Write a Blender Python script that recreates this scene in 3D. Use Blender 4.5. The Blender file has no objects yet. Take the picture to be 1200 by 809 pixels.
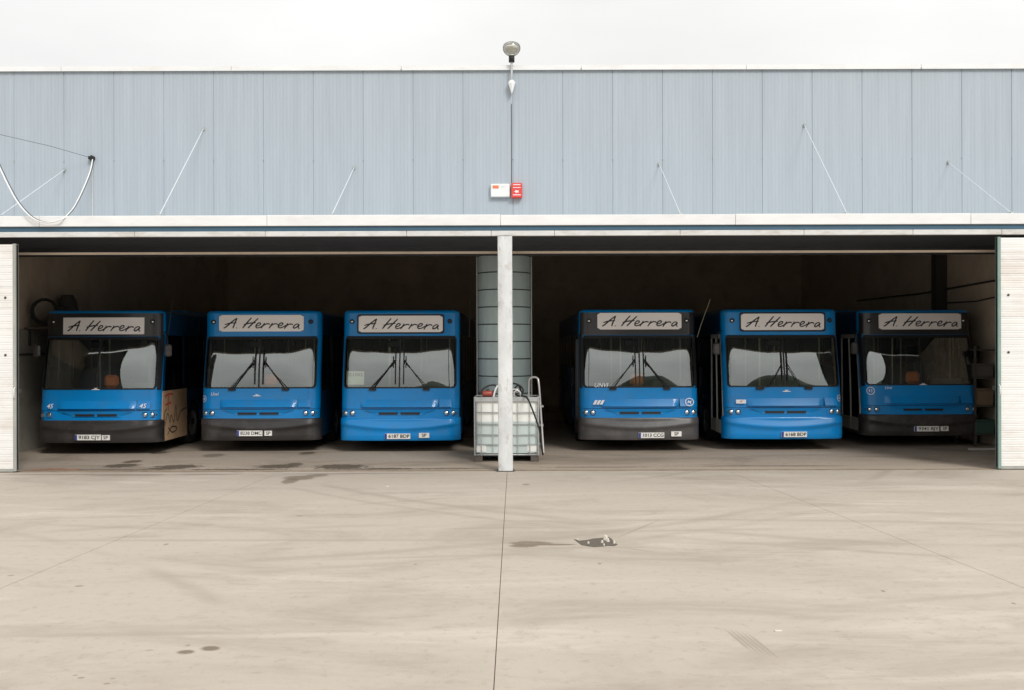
import bpy, math, random
from mathutils import Vector, Matrix
random.seed(7)
sc = bpy.context.scene
col = sc.collection
R = math.radians

# ---------------------------------------------------------------- camera
CH = 2.2                                   # eye height
cam_d = bpy.data.cameras.new("camera"); cam = bpy.data.objects.new("camera", cam_d); col.objects.link(cam)
cam_d.sensor_width = 36.0; cam_d.lens = 35.0; cam_d.clip_end = 3000
cam.matrix_world = Matrix.Translation((0, 0, CH)) @ Matrix.Rotation(R(90), 4, 'X') @ Matrix.Rotation(R(-0.16), 4, 'Z')
sc.camera = cam
F = 1166.7
def at(px, py, Y): return Vector(((px-600)*Y/F, Y, CH-(py-404.5)*Y/F))
def gp(px, py, z=0.0):
    Y = CH*F/(py-404.5); return Vector(((px-600)*Y/F, Y, z))

# ---------------------------------------------------------------- sky, sun
SUN_EL = 41.0
w = bpy.data.worlds.new("World"); sc.world = w; w.use_nodes = True
nt = w.node_tree; nt.nodes.clear()
out = nt.nodes.new('ShaderNodeOutputWorld'); bg = nt.nodes.new('ShaderNodeBackground')
sky = nt.nodes.new('ShaderNodeTexSky'); sky.sky_type = 'NISHITA'; sky.sun_disc = False
sky.sun_elevation = R(SUN_EL); sky.sun_rotation = R(180-28)
tc = nt.nodes.new('ShaderNodeTexCoord'); mp = nt.nodes.new('ShaderNodeMapping'); mp.inputs['Scale'].default_value = (1, 1, 3)
nz = nt.nodes.new('ShaderNodeTexNoise'); nz.inputs['Scale'].default_value = 1.5; nz.inputs['Detail'].default_value = 5
rp = nt.nodes.new('ShaderNodeValToRGB')
rp.color_ramp.elements[0].position = .3; rp.color_ramp.elements[0].color = (7.0, 6.95, 6.8, 1)
rp.color_ramp.elements[1].position = .7; rp.color_ramp.elements[1].color = (9.0, 8.9, 8.7, 1)
mx = nt.nodes.new('ShaderNodeMix'); mx.data_type = 'RGBA'; mx.inputs[0].default_value = 0.94   # an overcast layer over the clear sky
nt.links.new(tc.outputs['Generated'], mp.inputs[0]); nt.links.new(mp.outputs[0], nz.inputs[0]); nt.links.new(nz.outputs[0], rp.inputs[0])
nt.links.new(sky.outputs[0], mx.inputs[6]); nt.links.new(rp.outputs[0], mx.inputs[7]); 
sp_ = nt.nodes.new('ShaderNodeSeparateXYZ'); nt.links.new(tc.outputs['Generated'], sp_.inputs[0])
mr_ = nt.nodes.new('ShaderNodeMapRange'); mr_.inputs[1].default_value = 0; mr_.inputs[2].default_value = 1; mr_.inputs[3].default_value = .66; mr_.inputs[4].default_value = 1.5
nt.links.new(sp_.outputs[2], mr_.inputs[0])
vm_ = nt.nodes.new('ShaderNodeVectorMath'); vm_.operation = 'SCALE'; nt.links.new(mx.outputs[2], vm_.inputs[0]); nt.links.new(mr_.outputs[0], vm_.inputs['Scale'])
nt.links.new(vm_.outputs[0], bg.inputs[0])
bg.inputs[1].default_value = 0.1; nt.links.new(bg.outputs[0], out.inputs[0])
sd = bpy.data.lights.new("sun", 'SUN'); sd.energy = 1.5; sd.angle = R(18); sd.color = (1, .975, .94)
sun = bpy.data.objects.new("sun", sd); col.objects.link(sun)
sdir = Vector((math.sin(R(28))*math.cos(R(SUN_EL)), -math.cos(R(28))*math.cos(R(SUN_EL)), math.sin(R(SUN_EL))))
sun.rotation_euler = sdir.to_track_quat('Z', 'Y').to_euler()
sc.view_settings.view_transform = 'Standard'; sc.view_settings.look = 'None'
sc.view_settings.gamma = 1; sc.view_settings.use_curve_mapping = False; sc.view_settings.exposure = 0.42
sc.render.engine = 'CYCLES'; sc.cycles.max_bounces = 8; sc.cycles.diffuse_bounces = 5
sc.cycles.transparent_max_bounces = 16; sc.cycles.sample_clamp_indirect = 6

# ---------------------------------------------------------------- materials
MATS = {}
def mat(name, c, rough=.6, metal=0., var=0., vscale=(3, 3, 3), spec=.5, coat=0., bump=0., bscale=40, dirt=None, dirt_amt=.5, dscale=(1.5, 1.5, 1.5), dlo=.5, dhi=.65):
    m = bpy.data.materials.new(name); m.use_nodes = True; n = m.node_tree; b = n.nodes['Principled BSDF']
    b.inputs['Base Color'].default_value = (*c, 1); b.inputs['Roughness'].default_value = rough
    b.inputs['Metallic'].default_value = metal; b.inputs['Specular IOR Level'].default_value = spec
    b.inputs['Coat Weight'].default_value = coat; b.inputs['Coat Roughness'].default_value = .08
    t = n.nodes.new('ShaderNodeTexCoord')
    src = None
    if var or dirt:
        rgb = n.nodes.new('ShaderNodeRGB'); rgb.outputs[0].default_value = (*c, 1); src = rgb.outputs[0]
    if var:
        k = n.nodes.new('ShaderNodeMapping'); k.inputs['Scale'].default_value = vscale
        q = n.nodes.new('ShaderNodeTexNoise'); q.inputs['Scale'].default_value = 1; q.inputs['Detail'].default_value = 6; q.inputs['Roughness'].default_value = .62
        mr = n.nodes.new('ShaderNodeMapRange'); mr.inputs[1].default_value = .28; mr.inputs[2].default_value = .72
        mr.inputs[3].default_value = 1-var; mr.inputs[4].default_value = 1+var
        mul = n.nodes.new('ShaderNodeVectorMath'); mul.operation = 'SCALE'
        geo = n.nodes.new('ShaderNodeNewGeometry')
        n.links.new(geo.outputs['Position'], k.inputs[0]); n.links.new(k.outputs[0], q.inputs[0]); n.links.new(q.outputs[0], mr.inputs[0])
        n.links.new(src, mul.inputs[0]); n.links.new(mr.outputs[0], mul.inputs['Scale']); src = mul.outputs[0]
    if dirt:
        k = n.nodes.new('ShaderNodeMapping'); k.inputs['Scale'].default_value = dscale
        q = n.nodes.new('ShaderNodeTexNoise'); q.inputs['Scale'].default_value = 1; q.inputs['Detail'].default_value = 8; q.inputs['Roughness'].default_value = .7
        mr = n.nodes.new('ShaderNodeMapRange'); mr.inputs[1].default_value = dlo; mr.inputs[2].default_value = dhi; mr.inputs[3].default_value = 0; mr.inputs[4].default_value = dirt_amt
        mi = n.nodes.new('ShaderNodeMix'); mi.data_type = 'RGBA'; mi.inputs[7].default_value = (*dirt, 1)
        geo = n.nodes.new('ShaderNodeNewGeometry')
        n.links.new(geo.outputs['Position'], k.inputs[0]); n.links.new(k.outputs[0], q.inputs[0]); n.links.new(q.outputs[0], mr.inputs[0])
        n.links.new(mr.outputs[0], mi.inputs[0]); n.links.new(src, mi.inputs[6]); src = mi.outputs[2]
    if src: n.links.new(src, b.inputs['Base Color'])
    if bump:
        q = n.nodes.new('ShaderNodeTexNoise'); q.inputs['Scale'].default_value = bscale; q.inputs['Detail'].default_value = 5
        bm = n.nodes.new('ShaderNodeBump'); bm.inputs['Strength'].default_value = bump; bm.inputs['Distance'].default_value = .02
        n.links.new(t.outputs['Object'], q.inputs[0]); n.links.new(q.outputs[0], bm.inputs['Height']); n.links.new(bm.outputs[0], b.inputs['Normal'])
    MATS[name] = m; return m

def glass_mat(name, tint, base, bumpd=.0, rough=.015, rtint=(1, 1, 1)):
    m = bpy.data.materials.new(name); m.use_nodes = True; n = m.node_tree; n.nodes.clear()
    o = n.nodes.new('ShaderNodeOutputMaterial'); mi = n.nodes.new('ShaderNodeMixShader')
    tr = n.nodes.new('ShaderNodeBsdfTransparent'); tr.inputs[0].default_value = (*tint, 1)
    gl = n.nodes.new('ShaderNodeBsdfGlossy'); gl.inputs['Roughness'].default_value = rough; gl.inputs[0].default_value = (*rtint, 1)
    fr = n.nodes.new('ShaderNodeFresnel'); fr.inputs[0].default_value = 1.5
    mr = n.nodes.new('ShaderNodeMapRange'); mr.inputs[1].default_value = .04; mr.inputs[2].default_value = 1; mr.inputs[3].default_value = base; mr.inputs[4].default_value = 1
    n.links.new(fr.outputs[0], mr.inputs[0]); n.links.new(mr.outputs[0], mi.inputs[0])
    n.links.new(tr.outputs[0], mi.inputs[1]); n.links.new(gl.outputs[0], mi.inputs[2]); n.links.new(mi.outputs[0], o.inputs[0])
    if bumpd:
        t = n.nodes.new('ShaderNodeTexCoord'); q = n.nodes.new('ShaderNodeTexNoise'); q.inputs['Scale'].default_value = 1.7; q.inputs['Detail'].default_value = 1
        bm = n.nodes.new('ShaderNodeBump'); bm.inputs['Strength'].default_value = 1; bm.inputs['Distance'].default_value = bumpd
        n.links.new(t.outputs['Object'], q.inputs[0]); n.links.new(q.outputs[0], bm.inputs['Height']); n.links.new(bm.outputs[0], gl.inputs['Normal'])
    MATS[name] = m; return m

# concrete of the yard: streaky, speckled, with wear
def concrete(name, c, dark, light, amt=1.0, marks=False):
    m = bpy.data.materials.new(name); m.use_nodes = True; n = m.node_tree; b = n.nodes['Principled BSDF']
    b.inputs['Roughness'].default_value = .85; b.inputs['Specular IOR Level'].default_value = .25
    geo = n.nodes.new('ShaderNodeNewGeometry')
    def noise(scale, detail, rough, off=(0, 0, 0), dist=0.):
        k = n.nodes.new('ShaderNodeMapping'); k.inputs['Scale'].default_value = scale; k.inputs['Location'].default_value = off
        q = n.nodes.new('ShaderNodeTexNoise'); q.inputs['Scale'].default_value = 1; q.inputs['Detail'].default_value = detail; q.inputs['Roughness'].default_value = rough
        q.inputs['Distortion'].default_value = dist
        n.links.new(geo.outputs['Position'], k.inputs[0]); n.links.new(k.outputs[0], q.inputs[0]); return q.outputs[0]
    def rng(s, a, b_, lo, hi):
        mr = n.nodes.new('ShaderNodeMapRange'); mr.interpolation_type = 'SMOOTHSTEP'
        for i, v in ((1, a), (2, b_), (3, lo), (4, hi)): mr.inputs[i].default_value = v
        n.links.new(s, mr.inputs[0]); return mr.outputs[0]
    def mix(f, a, colr):
        mi = n.nodes.new('ShaderNodeMix'); mi.data_type = 'RGBA'; n.links.new(f, mi.inputs[0]); n.links.new(a, mi.inputs[6]); mi.inputs[7].default_value = (*colr, 1); return mi.outputs[2]
    rgb = n.nodes.new('ShaderNodeRGB'); rgb.outputs[0].default_value = (*c, 1); s = rgb.outputs[0]
    s = mix(rng(noise((.30, .60, 1), 7, .66, (3, 1, 0), .8), .44, .72, 0, .55*amt), s, dark)
    s = mix(rng(noise((.22, 1.0, 1), 7, .68, (9, 4, 0), 1.2), .5, .75, 0, .45*amt), s, light)
    s = mix(rng(noise((.8, 1.9, 1), 8, .72, (1, 7, 0), .6), .54, .76, 0, .5*amt), s, dark)
    s = mix(rng(noise((1.6, 1.9, 1), 6, .65, (5, 5, 0)), .6, .78, 0, .32*amt), s, dark)
    s = mix(rng(noise((28, 28, 1), 3, .6), .6, .8, 0, .22*amt), s, dark)
    s = mix(rng(noise((120, 120, 1), 2, .5), .62, .8, 0, .3*amt), s, light)
    if marks:
        arcs = marks == 'yard'
        grit = noise((9, 9, 1), 6, .7, (2, 3, 0)); patchy = noise((.55, .8, 1), 4, .6, (6, 2, 0))
        sep = n.nodes.new('ShaderNodeSeparateXYZ'); n.links.new(geo.outputs['Position'], sep.inputs[0])
        def M(op, a, b_=None, c_=None):
            k = n.nodes.new('ShaderNodeMath'); k.operation = op
            for i, v in enumerate((a, b_, c_)):
                if v is None: continue
                if isinstance(v, (int, float)): k.inputs[i].default_value = v
                else: n.links.new(v, k.inputs[i])
            return k.outputs[0]
        X, Y = sep.outputs[0], sep.outputs[1]
        wob = M('MULTIPLY', M('SUBTRACT', patchy, .5), .22); fine = M('SUBTRACT', grit, .5)
        def apply(mask, amount, colr):
            nonlocal s
            s = mix(M('MULTIPLY', mask, amount), s, colr)
        if marks == 'floor':
            pass
        # faint arcs left by turning tyres: centre, radius, width, strength
        for (cx, cy, ra, wd, st) in () if not arcs else ((-6, 24, 14.2, .16, .5), (-6, 24, 14.75, .13, .35), (9, 26, 15.8, .17, .5), (9, 26, 16.3, .12, .4), (2, -8, 20.5, .14, .42), (2, -8, 21.2, .16, .35), (-12, 2, 11.5, .15, .4), (14, 0, 10.6, .14, .45), (14, 0, 11.2, .12, .3), (0, 40, 28.3, .13, .4), (-3, 36, 28.2, .1, .35), (-9, 30, 17.6, .12, .4)):
            d = M('SQRT', M('ADD', M('POWER', M('SUBTRACT', X, cx), 2), M('POWER', M('SUBTRACT', Y, cy), 2)))
            d = M('ABSOLUTE', M('SUBTRACT', M('ADD', d, wob), ra))
            k = rng(M('ADD', d, M('MULTIPLY', fine, .18)), 0, wd, 1, 0)
            k = M('MULTIPLY', k, rng(noise((.35, .5, 1), 3, .5, (cx, cy, 0)), .42, .6, 0, 1))
            apply(k, st, dark)
        # short scuffs and soaked spots: x, y, half sizes, rotation, strength, colour
        fk = 1.
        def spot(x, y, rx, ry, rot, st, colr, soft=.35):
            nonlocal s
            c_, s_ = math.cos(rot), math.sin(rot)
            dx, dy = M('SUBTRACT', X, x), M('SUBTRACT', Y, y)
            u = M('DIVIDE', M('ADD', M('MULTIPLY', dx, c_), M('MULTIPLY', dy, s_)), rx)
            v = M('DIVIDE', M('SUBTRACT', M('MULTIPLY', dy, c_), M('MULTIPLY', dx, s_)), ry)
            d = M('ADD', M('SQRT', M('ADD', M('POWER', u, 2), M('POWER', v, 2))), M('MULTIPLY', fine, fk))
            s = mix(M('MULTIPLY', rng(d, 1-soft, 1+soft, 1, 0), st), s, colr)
        oil = (.17, .135, .10)
        fk = 1.0 if arcs else 2.4
        for (px, py, rx, ry, st) in () if not arcs else ((216.5, 763.2, 9.5, 2.4, .95), (245.5, 759, 11, 2.7, .95), (219, 755.5, 3, 1.2, .5), (94, 793, 4, 1.1, .6), (124, 800, 4, 1.1, .6), (87, 790, 3, .9, .45), (131, 794, 3, .9, .45), (92, 685.5, 5, 1, .6), (194, 637, 2.5, 1, .6), (1187, 709, 2, 1, .8), (1034, 694, 2, 1, .8), (702, 661, 2, .9, .6), (486, 661, 2, .8, .5), (616, 568, 4, .9, .6), (174, 761, 5, 1.2, .3), (350, 604, 4, .6, .5), (12, 673, 4, .8, .5)):
            p = gp(px, py); k = p.y/F; spot(p.x, p.y, rx*k, ry*p.y*p.y/(CH*F), 0, st, oil)
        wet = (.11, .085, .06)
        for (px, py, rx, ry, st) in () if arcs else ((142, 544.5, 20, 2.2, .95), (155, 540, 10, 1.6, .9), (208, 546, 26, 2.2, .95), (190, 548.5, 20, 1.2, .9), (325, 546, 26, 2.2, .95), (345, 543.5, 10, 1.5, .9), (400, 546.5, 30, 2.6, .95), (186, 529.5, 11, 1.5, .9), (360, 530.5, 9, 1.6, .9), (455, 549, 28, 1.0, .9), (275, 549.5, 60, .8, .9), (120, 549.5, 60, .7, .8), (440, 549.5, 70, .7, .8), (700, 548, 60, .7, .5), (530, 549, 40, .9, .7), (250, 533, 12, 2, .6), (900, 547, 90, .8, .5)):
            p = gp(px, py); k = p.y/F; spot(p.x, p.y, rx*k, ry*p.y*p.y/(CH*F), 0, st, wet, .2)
        for (px, py, rx, ry, st) in () if not arcs else ((350, 559.5, 18, 2.6, .8), (340, 563, 9, 3, .8), (372, 556.5, 12, 1.6, .7), (622, 637, 24, 2.6, .85), (612, 640, 16, 1.8, .85), (652, 638.5, 22, 1.0, .85), (150, 555.5, 50, .9, .6), (420, 554.6, 90, .6, .45), (60, 554.8, 60, .6, .5), (240, 555, 40, .8, .4)):
            p = gp(px, py); k = p.y/F; spot(p.x, p.y, rx*k, ry*p.y*p.y/(CH*F), 0, st, oil, .25)
        for i in range(5 if arcs else 0):
            p = gp(864+i*7, 751+i*1.5); spot(p.x, p.y, .014, .26, .12, .85, dark, .5)
        for (a, b2, w_, st) in () if not arcs else (((0, 632), (592, 633), .06, .45), ((592, 643), (760, 642), .03, .6), ((726, 629), (768, 612), .02, .8), ((724, 641), (766, 648), .015, .8), ((930, 603.5), (972, 602), .02, .8), ((800, 637), (1120, 640), .08, .35), ((340, 740), (0, 744), .05, .4), ((400, 655), (600, 650), .05, .35)):
            p, q = gp(*a), gp(*b2); m_ = (p+q)/2; dd = q-p
            spot(m_.x, m_.y, dd.length/2, w_, math.atan2(dd.y, dd.x), st, dark, .7)
        s = mix(rng(grit, .52, .72, 0, .5), s, dark)
        s = mix(rng(noise((60, 60, 1), 4, .7, (4, 4, 0)),   .57, .70, 0, .6), s, dark)
    n.links.new(s, b.inputs['Base Color'])
    bm = n.nodes.new('ShaderNodeBump'); bm.inputs['Strength'].default_value = .25; bm.inputs['Distance'].default_value = .01
    n.links.new(noise((30, 30, 1), 6, .7), bm.inputs['Height']); n.links.new(bm.outputs[0], b.inputs['Normal'])
    MATS[name] = m; return m

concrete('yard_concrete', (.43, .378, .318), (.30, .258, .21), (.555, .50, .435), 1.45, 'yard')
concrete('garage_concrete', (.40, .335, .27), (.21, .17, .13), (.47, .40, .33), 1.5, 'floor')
mat('joint_dark', (.20, .13, .10), .95)
mat('wet_concrete', (.20, .16, .115), .55, var=.25, vscale=(6, 6, 1))
mat('wet_floor', (.13, .10, .075), .5, var=.3, vscale=(6, 6, 1))
mat('faint_stain', (.405, .343, .278), .85, var=.2, vscale=(5, 9, 1))
mat('rust_stain', (.30, .15, .09), .8, var=.3, vscale=(5, 5, 5))
mat('panel_blue_grey', (.385, .44, .49), .5, var=.06, vscale=(7, 7, .35), spec=.4, dirt=(.31, .365, .42), dirt_amt=.35, dscale=(22, 22, .5), dlo=.5, dhi=.7)
mat('white_sheet', (.765, .775, .775), .5, var=.05, vscale=(2, 2, 6), dirt=(.6, .56, .5), dirt_amt=.25, dscale=(1.2, 1.2, 5))
mat('worn_white', (.63, .635, .625), .5, var=.10, vscale=(3, 3, 8), dirt=(.42, .36, .30), dirt_amt=.5, dscale=(2.5, 2.5, 8))
mat('column_white', (.67, .685, .69), .42, metal=.15, var=.13, vscale=(6, 6, 2.4), dirt=(.33, .27, .22), dirt_amt=.55, dscale=(9, 9, 4), dlo=.55, dhi=.7, bump=.5, bscale=5)
mat('blue_trim', (.045, .11, .17), .5, var=.1)
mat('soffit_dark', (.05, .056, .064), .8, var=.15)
mat('lintel_tan', (.62, .51, .40), .6, var=.12, vscale=(3, 3, 3))
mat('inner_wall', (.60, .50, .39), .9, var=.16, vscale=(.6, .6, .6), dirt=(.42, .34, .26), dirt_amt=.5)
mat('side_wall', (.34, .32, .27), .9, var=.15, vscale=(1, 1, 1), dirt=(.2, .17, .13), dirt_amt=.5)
mat('roof_dark', (.5, .45, .38), .9)
mat('steel_dark', (.07, .065, .06), .6, metal=.3)
mat('track_worn', (.26, .20, .14), .7, var=.3, vscale=(4, 4, 4))
mat('bus_side_shaded', (.004, .05, .13), .35, coat=.2)  # body blue darkened: the shade on the bus sides is put into the colour
mat('rod_pale', (.62, .68, .71), .5)
mat('galvanised', (.50, .52, .52), .45, metal=.5, var=.15, vscale=(8, 8, 8))
mat('aluminium', (.52, .50, .47), .4, metal=.6, var=.1)
mat('door_slat', (.775, .77, .75), .45, var=.06, vscale=(.7, .7, 2), dirt=(.55, .44, .34), dirt_amt=.35, dscale=(.8, .8, 1.6))
mat('door_edge_grey', (.36, .37, .34), .5, var=.15, vscale=(5, 5, 2))
mat('door_edge_green', (.23, .33, .30), .5, var=.18, vscale=(5, 5, 2))
mat('bus_blue', (.0, .235, .62), .34, coat=.3, spec=.35, var=.07, vscale=(1.3, 1.3, 2.2), dirt=(.04, .19, .42), dirt_amt=.4, dscale=(3, 3, 5))
mat('bus_blue_lit', (.045, .20, .56), .30, coat=.6, var=.05, vscale=(1.3, 1.3, 2.2))
mat('bus_black', (.018, .018, .02), .35, coat=.3)
mat('bumper_black', (.030, .027, .026), .42, var=.3, vscale=(2.5, 2.5, 6), dirt=(.10, .09, .085), dirt_amt=.5)
mat('bumper_grey', (.075, .072, .072), .36, var=.25, vscale=(2.5, 2.5, 6), dirt=(.17, .15, .145), dirt_amt=.6)
mat('rubber', (.014, .014, .014), .6)
mat('tyre', (.025, .024, .023), .85)
mat('rim', (.30, .30, .29), .5, metal=.5)
mat('sign_white', (.95, .91, .89), .5, var=.03)
mat('sign_ink', (.03, .028, .03), .6)
mat('plate_white', (.86, .84, .80), .45)
mat('plate_blue', (.02, .05, .30), .45)
mat('print_white', (.80, .82, .85), .5)
mat('lamp_silver', (.80, .82, .82), .12, metal=.9)
mat('lamp_amber', (.55, .22, .02), .3)
mat('lamp_socket', (.03, .05, .07), .4)
mat('seat_dark', (.045, .06, .075), .9)
mat('seat_orange', (.85, .22, .06), .7)
mat('bus_inside', (.09, .085, .08), .8)
mat('bus_floor', (.05, .048, .045), .8)
mat('grab_pole', (.45, .42, .30), .35, metal=.4)
mat('paper', (.78, .74, .60), .7)
mat('door_frame_pale', (.50, .50, .47), .5)
mat('skirt_pale', (.36, .35, .31), .6)
mat('panel_tan', (.50, .33, .20), .6, var=.12, vscale=(3, 3, 3), dirt=(.32, .2, .12), dirt_amt=.5, dscale=(5, 5, 5))
mat('paint_red', (.5, .05, .03), .5)
mat('red_box', (.68, .06, .05), .45)
mat('orange_label', (.70, .20, .08), .5)
mat('tank_green', (.52, .65, .66), .5, var=.12, vscale=(5, 5, 1))
mat('tank_ring', (.08, .10, .10), .5, metal=.3)
mat('ibc_bottle', (.84, .85, .81), .35, var=.05, vscale=(3, 3, 3))
mat('ibc_liquid', (.54, .62, .60), .35, var=.05)
mat('ibc_pad', (.80, .80, .77), .4)
mat('pallet_wood', (.10, .085, .07), .9, var=.2)
mat('pump_red', (.36, .07, .05), .45)
mat('hill_green', (.045, .055, .035), .95, var=.4, vscale=(.05, .05, .05))
mat('rubble_pale', (.60, .55, .48), .9)
mat('rubble_dark', (.105, .088, .068), .95, var=.3, vscale=(30, 30, 30))
mat('globe_frost', (.78, .78, .72), .25, var=.1, vscale=(12, 12, 12))
mat('cardboard', (.17, .12, .08), .85, var=.1)
mat('crate_green', (.03, .08, .06), .6)
mat('cloth_grey', (.09, .085, .08), .9)
mat('leaf_dark', (.05, .055, .035), .9)
glass_mat('windscreen_glass', (.76, .85, .82), .23, rtint=(.95, 1, .97))
glass_mat('side_glass', (.22, .25, .25), .08)
glass_mat('lamp_glass', (.9, .9, .88), .10)

# ---------------------------------------------------------------- mesh helpers
class MB:
    def __init__(s): s.v = []; s.f = []; s.sm = []
    def add(s, vs, fs, smooth=False):
        o = len(s.v); s.v += [tuple(p) for p in vs]; s.f += [tuple(i+o for i in f) for f in fs]; s.sm += [smooth]*len(fs); return s
    def box(s, x0, x1, y0, y1, z0, z1):
        v = [(x, y, z) for x in (x0, x1) for y in (y0, y1) for z in (z0, z1)]
        return s.add(v, [(0, 1, 3, 2), (4, 6, 7, 5), (0, 4, 5, 1), (2, 3, 7, 6), (0, 2, 6, 4), (1, 5, 7, 3)])
    def bbox(s, x0, x1, y0, y1, z0, z1, b=.01):
        # box with chamfered edges (octagonal in each section)
        pts = []
        for sx, X, dx in ((-1, x0, b), (1, x1, -b)):
            for sy, Y, dy in ((-1, y0, b), (1, y1, -b)):
                for sz, Z, dz in ((-1, z0, b), (1, z1, -b)):
                    pts.append([(X, Y+dy, Z+dz), (X+dx, Y, Z+dz), (X+dx, Y+dy, Z)])
        import itertools
        v = [p for t in pts for p in t]
        idx = lambda i, j, k, a: (i*4+j*2+k)*3+a
        f = []
        for i in (0, 1): f.append([idx(i, 0, 0, 0), idx(i, 1, 0, 0), idx(i, 1, 1, 0), idx(i, 0, 1, 0)])
        for j in (0, 1): f.append([idx(0, j, 0, 1), idx(1, j, 0, 1), idx(1, j, 1, 1), idx(0, j, 1, 1)])
        for k in (0, 1): f.append([idx(0, 0, k, 2), idx(1, 0, k, 2), idx(1, 1, k, 2), idx(0, 1, k, 2)])
        for j in (0, 1):
            for k in (0, 1): f.append([idx(0, j, k, 1), idx(1, j, k, 1), idx(1, j, k, 2), idx(0, j, k, 2)])
        for i in (0, 1):
            for k in (0, 1): f.append([idx(i, 0, k, 0), idx(i, 1, k, 0), idx(i, 1, k, 2), idx(i, 0, k, 2)])
        for i in (0, 1):
            for j in (0, 1): f.append([idx(i, j, 0, 0), idx(i, j, 1, 0), idx(i, j, 1, 1), idx(i, j, 0, 1)])
        for i in (0, 1):
            for j in (0, 1):
                for k in (0, 1): f.append([idx(i, j, k, 0), idx(i, j, k, 1), idx(i, j, k, 2)])
        return s.add(v, f)
    def tube(s, pts, r, n=8, close=False):
        pts = [Vector(p) for p in pts]; rings = []; N = len(pts)
        up = None
        for i, p in enumerate(pts):
            a = pts[i-1] if i else (pts[-1] if close else p); b = pts[(i+1) % N] if (i < N-1 or close) else p
            d = (b-a).normalized()
            if up is None or abs(d.dot(up)) > .98: up = Vector((0, 0, 1)) if abs(d.z) < .9 else Vector((0, 1, 0))
            e = d.cross(up).normalized(); g = e.cross(d).normalized(); up = g
            rr = r[i] if isinstance(r, (list, tuple)) else r
            rings.append([p+(e*math.cos(2*math.pi*k/n)+g*math.sin(2*math.pi*k/n))*rr for k in range(n)])
        v = [q for rg in rings for q in rg]; f = []
        for i in range(N if close else N-1):
            j = (i+1) % N
            for k in range(n): f.append((i*n+k, i*n+(k+1) % n, j*n+(k+1) % n, j*n+k))
        s.add(v, f, True)
        if not close:
            s.add(rings[0], [tuple(range(n))]); s.add(rings[-1], [tuple(range(n))])
        return s
    def lathe(s, prof, n=24, axis='Z', c=(0, 0, 0)):
        v = []; f = []
        for (r, h) in prof:
            for k in range(n):
                a = 2*math.pi*k/n; x, y = r*math.cos(a), r*math.sin(a)
                if axis == 'Z': q = (x, y, h)
                elif axis == 'Y': q = (x, h, y)
                else: q = (h, x, y)
                v.append((q[0]+c[0], q[1]+c[1], q[2]+c[2]))
        for i in range(len(prof)-1):
            for k in range(n): f.append((i*n+k, i*n+(k+1) % n, (i+1)*n+(k+1) % n, (i+1)*n+k))
        return s.add(v, f, True)
    def poly_prism(s, pts, z0, z1):
        n = len(pts); v = [(x, y, z0) for x, y in pts]+[(x, y, z1) for x, y in pts]
        f = [tuple(range(n))[::-1], tuple(range(n, 2*n))]+[(i, (i+1) % n, n+(i+1) % n, n+i) for i in range(n)]
        return s.add(v, f)
    def mesh(s, name, m):
        me = bpy.data.meshes.new(name); me.from_pydata(s.v, [], s.f)
        me.polygons.foreach_set('use_smooth', s.sm)
        import bmesh
        b = bmesh.new(); b.from_mesh(me); bmesh.ops.recalc_face_normals(b, faces=b.faces); b.to_mesh(me); b.free()
        me.materials.append(MATS[m]); me.update(); return me

def link(name, me, parent=None, loc=None):
    o = bpy.data.objects.new(name, me); col.objects.link(o)
    if parent: o.parent = parent
    if loc is not None: o.location = loc
    return o
def obj(name, mb, m, parent=None, loc=None): return link(name, mb.mesh(name, m), parent, loc)
def tag(o, label=None, cat=None, group=None, kind=None):
    if label: o['label'] = label
    if cat: o['category'] = cat
    if group: o['group'] = group
    if kind: o['kind'] = kind
    return o
def empty(name, loc=(0, 0, 0), label=None, cat=None, group=None, kind=None):
    o = bpy.data.objects.new(name, None); col.objects.link(o); o.location = loc; o.empty_display_size = .2
    return tag(o, label, cat, group, kind)
def text_mesh(body, size, extrude=0.0, shear=0.0, spacing=1.0):
    c = bpy.data.curves.new('lettering', 'FONT'); c.body = body; c.size = size; c.align_x = 'CENTER'; c.align_y = 'CENTER'
    c.resolution_u = 3; c.shear = shear; c.space_character = spacing; c.offset = size*.012
    o = bpy.data.objects.new('lettering', c); col.objects.link(o)
    dg = bpy.context.evaluated_depsgraph_get(); dg.update()
    me = bpy.data.meshes.new_from_object(o.evaluated_get(dg)); v = [tuple(p.co) for p in me.vertices]; f = [tuple(p.vertices) for p in me.polygons]
    bpy.data.objects.remove(o); bpy.data.curves.remove(c); bpy.data.meshes.remove(me)
    return v, f

# ---------------------------------------------------------------- key depths
YD = 17.40        # plane of the sliding doors and the column
YW = 19.96        # plane of the tall clad wall above, set back behind the canopy
YB = 36.0         # back wall

# ================================================================ ground
yard = tag(empty('yard'), kind='structure')
yard.name = 'yard'
def slab(name, pts, m, parent, top=0.0, th=.12): return obj(name, MB().poly_prism(pts, top-th, top), m, parent)
g = .0035
def jx(j, y):        # joint lines
    if j == 0: return -4.03-(17.38-y)*.075 if y > 5 else -4.96-(5-y)*.02
    if j == 1: return -.09-(17.38-y)*.003
    return 3.72+(17.38-y)*.105 if y > 5 else 5.02+(5-y)*.02
ys = [17.38, 5, -10]
L = [(-60, 17.38), (-60, -10)]+[(jx(0, y)-g, y) for y in ys[::-1]]
slab('slab', L, 'yard_concrete', yard)
slab('slab', [(jx(0, y)+g, y) for y in ys]+[(jx(1, y)-g, y) for y in ys[::-1]], 'yard_concrete', yard)
slab('slab', [(jx(1, y)+g, y) for y in ys]+[(jx(2, y)-g, y) for y in ys[::-1]], 'yard_concrete', yard)
slab('slab', [(jx(2, y)+g, y) for y in ys]+[(60, -10), (60, 17.38)], 'yard_concrete', yard)
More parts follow.
